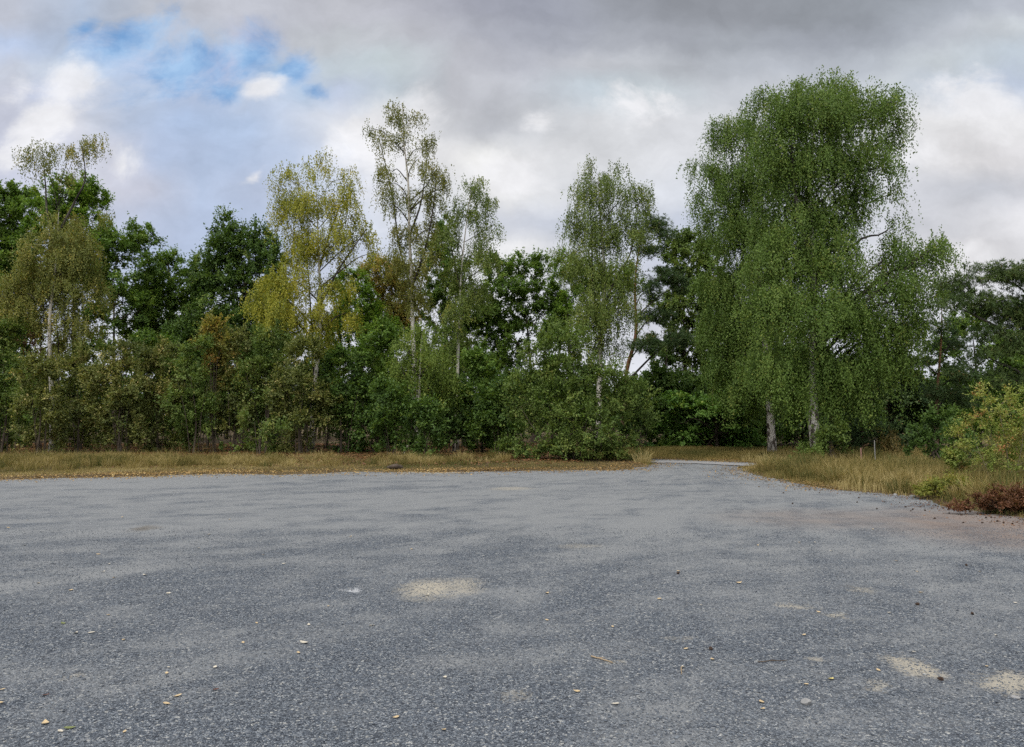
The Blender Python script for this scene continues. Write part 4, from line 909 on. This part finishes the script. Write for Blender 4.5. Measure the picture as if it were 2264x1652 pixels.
# ------------------------------------------------------------------ small things on the gravel
def leaf_thing_mesh(rg, mat):
    """a real curled leaf: two halves about a midrib, drawn-out tip, short stalk"""
    n = 7; t = np.linspace(0, 1, n); wd = .36 * np.sin(np.pi * t ** .8) * (1 - .25 * t)
    curl = rg.uniform(.06, .2); V = []
    for i in range(n):
        z = curl * (2 * t[i] - 1) ** 2
        V += [(t[i] - .5, -wd[i], z + .18 * wd[i]), (t[i] - .5, 0, z), (t[i] - .5, wd[i], z + .18 * wd[i])]
    V += [(-.5, -.012, curl), (-.5, .012, curl), (-.72, 0, curl + .03)]
    F = []
    for i in range(n - 1):
        a = i * 3
        F += [(a, a + 1, a + 4, a + 3), (a + 1, a + 2, a + 5, a + 4)]
    return np.array(V), np.array(F), np.array([(n * 3, n * 3 + 1, n * 3 + 2)])
LEAFC = {'tan': plain('tan_leaf', (.42, .31, .17), (.62, .49, .30), 60), 'pale': plain('pale_leaf', (.45, .41, .33), (.62, .57, .47), 60),
         'yellow': plain('yellow_leaf', (.58, .47, .14), (.72, .62, .26), 60), 'green': plain('green_leaf', (.13, .16, .06), (.22, .24, .09), 60), 'brown': plain('brown_leaf', (.075, .03, .02), (.14, .06, .04), 60)}
rg = np.random.default_rng(77)
protos = {}
def fallen(x, y, kind, size, label, group=None):
    if kind not in protos: protos[kind] = []
    if len(protos[kind]) < 3:
        V, F, T = leaf_thing_mesh(rg, kind)
        o = mesh_obj('fallen_leaf', V, [F, T], LEAFC[kind], smooth=True); protos[kind].append(o)
    else:
        o = random.choice(protos[kind]).copy(); COL.objects.link(o)
        for q in ('label', 'category', 'group'):
            if q in o: del o[q]
    g = on_ground(x, y)
    o.location = (g[0], g[1], float(gz(g[0], g[1])) + .006)
    o.scale = (size, size, size)
    o.rotation_euler = (rg.uniform(-.15, .15), rg.uniform(-.15, .15), rg.uniform(0, 6.28))
    tag(o, label, 'leaf', group)
random.seed(4)
Z1 = 1 / 1.2238 / 1.63427
def z1(x, y): return x * Z1, 1600 / 1.63427 + y * Z1
def z2(x, y): return 1132 + x * Z1, 1600 / 1.63427 + y * Z1
big = [(z1(200, 1241), 'tan', .055, 'oval tan leaf nearest the bottom left corner, flat on gravel'),
       (z1(308, 1262), 'green', .06, 'dull olive leaf just right of the oval tan leaf in the bottom left'),
       (z1(785, 1128), 'tan', .05, 'upper of two tan leaves close together in the lower left'),
       (z1(737, 1160), 'tan', .045, 'lower of two tan leaves close together in the lower left'),
       (z1(200, 1123), 'brown', .05, 'dark red-brown leaf lying left of the pair of tan leaves'),
       (z1(955, 1100), 'brown', .04, 'brown leaf lying above and right of the pair of tan leaves'),
       (z1(278, 803), 'green', .05, 'greenish leaf by itself on the left half of the gravel'),
       (z1(405, 846), 'pale', .055, 'pale upturned leaf right of a smaller pale leaf, left half'),
       (z1(335, 849), 'pale', .05, 'smaller pale leaf left of the upturned pale leaf, left half'),
       (z1(1345, 888), 'pale', .07, 'long pale leaf lying flat left of centre'),
       (z1(1645, 803), 'pale', .05, 'whitish leaf below the chalky white smear'),
       (z2(1412, 1060), 'yellow', .05, 'lemon yellow leaf left of the two sandy patches'),
       (z2(285, 1112), 'tan', .045, 'tan leaf near the bottom centre below the straight straw-coloured twig'),
       (z2(457, 1170), 'pale', .05, 'pale oval leaf near the bottom centre, right of the tan one'),
       (z2(1103, 1157), 'tan', .045, 'upper of two leaves left of the grey angular stone'),
       (z2(1110, 1190), 'tan', .04, 'lower of two leaves left of the grey angular stone'),
       (z2(757, 1000), 'pale', .04, 'pale leaf touching the top of a short upright-lying twig'),
       (z2(1005, 628), 'tan', .06, 'tan leaf in the middle of the right half of the gravel')]
for (p, kd, sz, lab) in big: fallen(*p, kd, sz, lab, 'leaves fallen on the gravel')
small1 = [(268, 1275), (950, 1000), (737, 1030), (745, 1003), (478, 761), (1075, 886), (1365, 803), (1135, 800), (457, 578), (505, 603), (483, 542), (168, 625), (435, 497), (107, 452), (122, 343), (38, 378), (1165, 497),
          (1255, 537), (1450, 717), (1965, 1045), (1320, 932), (545, 878), (8, 1100), (5, 1157), (550, 1276), (1750, 1217), (1963, 1272), (745, 668), (312, 655), (925, 407), (1890, 670), (540, 330), (1015, 345), (1550, 413), (1820, 470), (640, 590), (880, 465)]
small2 = [(1622, 1017), (885, 967), (1300, 1083), (836, 721), (653, 695), (1087, 452), (1270, 436), (1410, 476), (1340, 436), (735, 576), (445, 812), (1290, 853), (1455, 767), (1410, 763), (1355, 748), (1667, 752), (1795, 572), (1700, 525),
          (2070, 573), (2225, 703), (1810, 661), (1777, 930), (770, 918), (155, 667), (155, 782), (2140, 848), (1083, 352), (2230, 1138), (1595, 385), (2100, 995)]
for q in small1: fallen(*z1(*q), random.choice(['pale', 'tan', 'tan']), rg.uniform(.026, .04) * (1 if q[1] > 700 else 1.5), 'small pale dry leaf lying on the gravel', 'leaves fallen on the gravel')
for q in small2: fallen(*z2(*q), random.choice(['pale', 'tan', 'tan']), rg.uniform(.026, .04) * (1 if q[1] > 700 else 1.4), 'small pale dry leaf lying on the gravel', 'leaves fallen on the gravel')

# loose chippings lying on top, nearest the viewer
n = 90000
Y = 3.3 + 8.0 * rg.uniform(0, 1, n) ** 1.25; X = rg.uniform(-.74, .74, n) * Y
q = rg.normal(0, 1, (n, 6, 3)) * .16 + np.array([(1, 0, 0), (-1, 0, 0), (0, 1, 0), (0, -1, 0), (0, 0, .8), (0, 0, -.8)])[None]
an = rg.uniform(0, 6.28, n); ca, sa = np.cos(an)[:, None], np.sin(an)[:, None]
sz = (rg.uniform(.003, .0068, n) * (1 + .6 * (rg.uniform(0, 1, n) > .93)))[:, None, None]
q = np.stack([q[..., 0] * ca - q[..., 1] * sa, q[..., 0] * sa + q[..., 1] * ca, q[..., 2] * .75], -1) * sz
q += np.stack([X, Y, gz(X, Y) + sz[:, 0, 0] * .35], 1)[:, None, :]
F = np.array([(0, 2, 4), (2, 1, 4), (1, 3, 4), (3, 0, 4), (2, 0, 5), (1, 2, 5), (3, 1, 5), (0, 3, 5)])
m, N = newmat('chippings')
at_ = N.n('ShaderNodeAttribute', attribute_name='tint')
finish(N, N.ramp(at_.outputs['Fac'], [(0, (.048, .057, .072)), (.5, (.115, .133, .158)), (.85, (.205, .225, .245)), (1, (.36, .36, .355))]), .7, .35)
chips = mesh_obj('gravel', q.reshape(-1, 3), ((np.arange(n) * 6)[:, None, None] + F[None]).reshape(-1, 3), m, tint=np.repeat(rg.beta(1.6, 2.4, n), 8))
tag(chips, 'loose blue grey stone chippings covering the near part of the lot', 'gravel', kind='stuff')

# cones dropped by the pines
M_CONE = plain('cone', (.03, .02, .015), (.085, .055, .04), 80)
def cone_mesh():
    V, F = [], []; n, sd = 10, 12
    for i in range(n):
        t = i / (n - 1); r = .30 * math.sin(math.pi * (.08 + .88 * t) ** .75) + .02
        for j in range(sd):
            a = 2 * math.pi * (j + .5 * (i % 2)) / sd
            q = r * (1.18 if (i + j) % 2 == 0 else .82)
            V.append((q * math.cos(a), t - .5 + (.06 if (i + j) % 2 == 0 else 0), q * math.sin(a)))
    for i in range(n - 1):
        for j in range(sd):
            F.append((i * sd + j, i * sd + (j + 1) % sd, (i + 1) * sd + (j + 1) % sd, (i + 1) * sd + j))
    return np.array(V), np.array(F)
cone0 = None
cones = [z2(880, 920), z2(1895, 1057), z2(735, 588), z2(2035, 757), z2(2010, 548), z2(1793, 717)]
R8 = lambda x, y: ((2700 + x / 1.836) / 1.63427, (1000 + y / 1.836) / 1.63427)
cones += [R8(*q) for q in [(740, 1473), (1085, 1556), (1098, 1545), (1243, 1612), (1620, 1608), (1433, 1640), (1180, 1553), (1300, 1540), (1250, 1522), (1120, 1508), (1205, 1500), (1270, 1510), (1330, 1530), (1400, 1560), (1480, 1560), (1530, 1585),
          (1585, 1610), (1660, 1630), (1150, 1530), (1340, 1575), (860, 1540), (1010, 1500), (300, 1505), (730, 1500), (1420, 1590), (1700, 1640), (1760, 1645), (910, 1497), (1050, 1530), (1560, 1640), (240, 1440), (480, 1440)]]
far_lab = {0: 'dark cone alone on the gravel above the straw-coloured twig', 1: 'dark cone just below the left sandy patch at lower right'}
for i, (x, y) in enumerate(cones):
    if cone0 is None:
        V, F = cone_mesh(); o = cone0 = mesh_obj('pine_cone', V, F, M_CONE, smooth=False)
    else:
        o = cone0.copy(); COL.objects.link(o)
    g = on_ground(x, y); sz = (.036 if i < 6 else rg.uniform(.032, .045))
    o.location = (g[0], g[1], float(gz(g[0], g[1])) + sz * .3)
    o.scale = (sz, sz, sz); o.rotation_euler = (rg.uniform(-.2, .2), rg.uniform(-.2, .2), rg.uniform(0, 6.28))
    tag(o, far_lab.get(i, 'dark brown cone on the reddish gravel by the right edge' if i > 5 else 'single dark cone out on the open gravel'), 'pine cone', 'cones on the gravel')

M_STONE = plain('stone', (.19, .19, .19), (.34, .335, .33), 12)
def stone(x, y, size, label, seed, name='stone', flat=.6):
    r = np.random.default_rng(seed)
    bm = bmesh.new(); bmesh.ops.create_icosphere(bm, subdivisions=3, radius=.5)
    planes = [(unit(r.normal(0, 1, 3)), r.uniform(.26, .42)) for _ in range(9)]
    for v in bm.verts:
        p = np.array(v.co)
        for nrm, dd in planes:
            e = p @ nrm - dd
            if e > 0: p = p - nrm * e
        v.co = p * np.array((1, .8, flat))
    me = bpy.data.meshes.new(name); bm.to_mesh(me); bm.free(); me.materials.append(M_STONE)
    o = bpy.data.objects.new(name, me); COL.objects.link(o)
    g = on_ground(x, y); o.location = (g[0], g[1], max(float(gz(g[0], g[1])), float(ground_z(np.array([g[0]]), np.array([g[1]]))[0])) + size * flat * .28)
    o.scale = (size,) * 3; o.rotation_euler = (0, 0, r.uniform(0, 6)); tag(o, label, 'stone', 'loose pale stones')
stone(*z2(1303, 1168), .062, 'grey angular stone on the gravel near the bottom right', 8, flat=.75)
stone(*R8(1092, 1468), .14, 'pale stone at the gravel edge below the low yellow-green bush', 2)
stone(*R8(985, 1456), .11, 'smaller pale stone at the gravel edge left of the bush', 3)
stone(*z2(2230, 1138), .06, 'flat pale stone below the right sandy patch', 4, flat=.4)

M_TWIG = plain('dry_twig', (.22, .16, .10), (.42, .33, .22), 40)
M_DTWIG = plain('dark_twig', (.05, .04, .03), (.12, .09, .07), 40)
def twig(p, q, r, mat, label, seed):
    g0, g1 = on_ground(*p), on_ground(*q); rr = np.random.default_rng(seed)
    n = 9; P = g0 + (g1 - g0) * np.linspace(0, 1, n)[:, None]
    P[:, 2] = gz(P[:, 0], P[:, 1]) + r * 1.1 + np.abs(rr.normal(0, r * .5, n)); L = np.linalg.norm(g1 - g0)
    P[:, :2] += rr.normal(0, L * .012, (n, 2))
    c0 = P.mean(0); V, F = tube(P - c0, np.linspace(r, r * .5, n), 6, .1, rr)
    b0 = (P[3] - c0); d = (P[6] - P[3]) * .35 + np.array((.12 * L, .05 * L, .0))
    V2, F2 = tube(np.stack([b0, b0 + d * .5 + np.array((0, 0, r)), b0 + d]), [r * .5, r * .4, r * .2], 5)
    o = mesh_obj('twig', np.vstack([V, V2]), np.vstack([F, F2 + len(V)]), mat, smooth=True); o.location = c0
    tag(o, label, 'twig', 'twigs on the gravel')
twig(z2(350, 948), z2(448, 978), .006, M_TWIG, 'straight straw-coloured twig on the gravel below centre', 1)
twig(z2(1090, 981), z2(1215, 972), .004, M_DTWIG, 'thin dark twig left of the left sandy patch', 2)
twig(z2(748, 1002), z2(750, 1034), .004, M_TWIG, 'short twig pointing at the viewer below a pale leaf', 3)

# stakes in the right bank
M_STAKE_R = plain('reddish_stake', (.2, .11, .085), (.34, .2, .16), 20)
M_STAKE_G = plain('grey_stake', (.16, .16, .15), (.26, .25, .24), 20)
def stake(x, ytop, d, r, mat, label, seed):
    rr = np.random.default_rng(seed); p = at(x, ytop, d); gzz = float(ground_z(np.array([p[0]]), np.array([d]))[0])
    H = p[2] - gzz; b = np.array((p[0], d, gzz))
    V, F = tube(np.array([(0, 0, -.1), (.004, 0, H * .4), (-.006, 0, H * .9), (-.004, 0, H * .97), (-.003, 0, H)]), [r, r, r * .96, r * .8, r * .25], 8, .03, rr)
    o = mesh_obj('stake', V, F, mat, smooth=False); o.location = b; tag(o, label, 'stake', 'stakes in the grass bank')
stake(1903.6, 990, 23.5, .021, M_STAKE_R, 'reddish wooden stake standing in the long grass right of the largest birch', 1)
stake(1933.6, 973, 24.5, .014, M_STAKE_G, 'taller thin grey stake behind the reddish one', 2)

# deadwood at the edge of the wood
o = None
def log(name, pts, rad, mat, label, seed, cat):
    rr = np.random.default_rng(seed); P = np.array(pts); c0 = P[0].copy()
    V, F = tube(smooth_path(P, 12) - c0, np.linspace(rad[0], rad[1], 12), 8, .08, rr)
    o = mesh_obj(name, V, F, mat, smooth=True); o.location = c0; tag(o, label, cat); return o
log('broken_branch', [at(892, 1006, 33), at(898, 990, 33.2), at(908, 978, 33.5)], (.10, .05), plain('bare_wood', (.25, .22, .18), (.5, .47, .42), 9), 'pale broken branch leaning in the dark below the sapling', 3, 'branch')
log('bark_piece', [on_ground(858, 1034, .07), on_ground(872, 1031, .14), on_ground(886, 1035, .06)], (.05, .09), M_DTWIG, 'dark crooked piece of bark lying in the grass left of the slim birch', 4, 'bark')
print('LEAVES', sum(n for _, n in TREES), len(TREES))
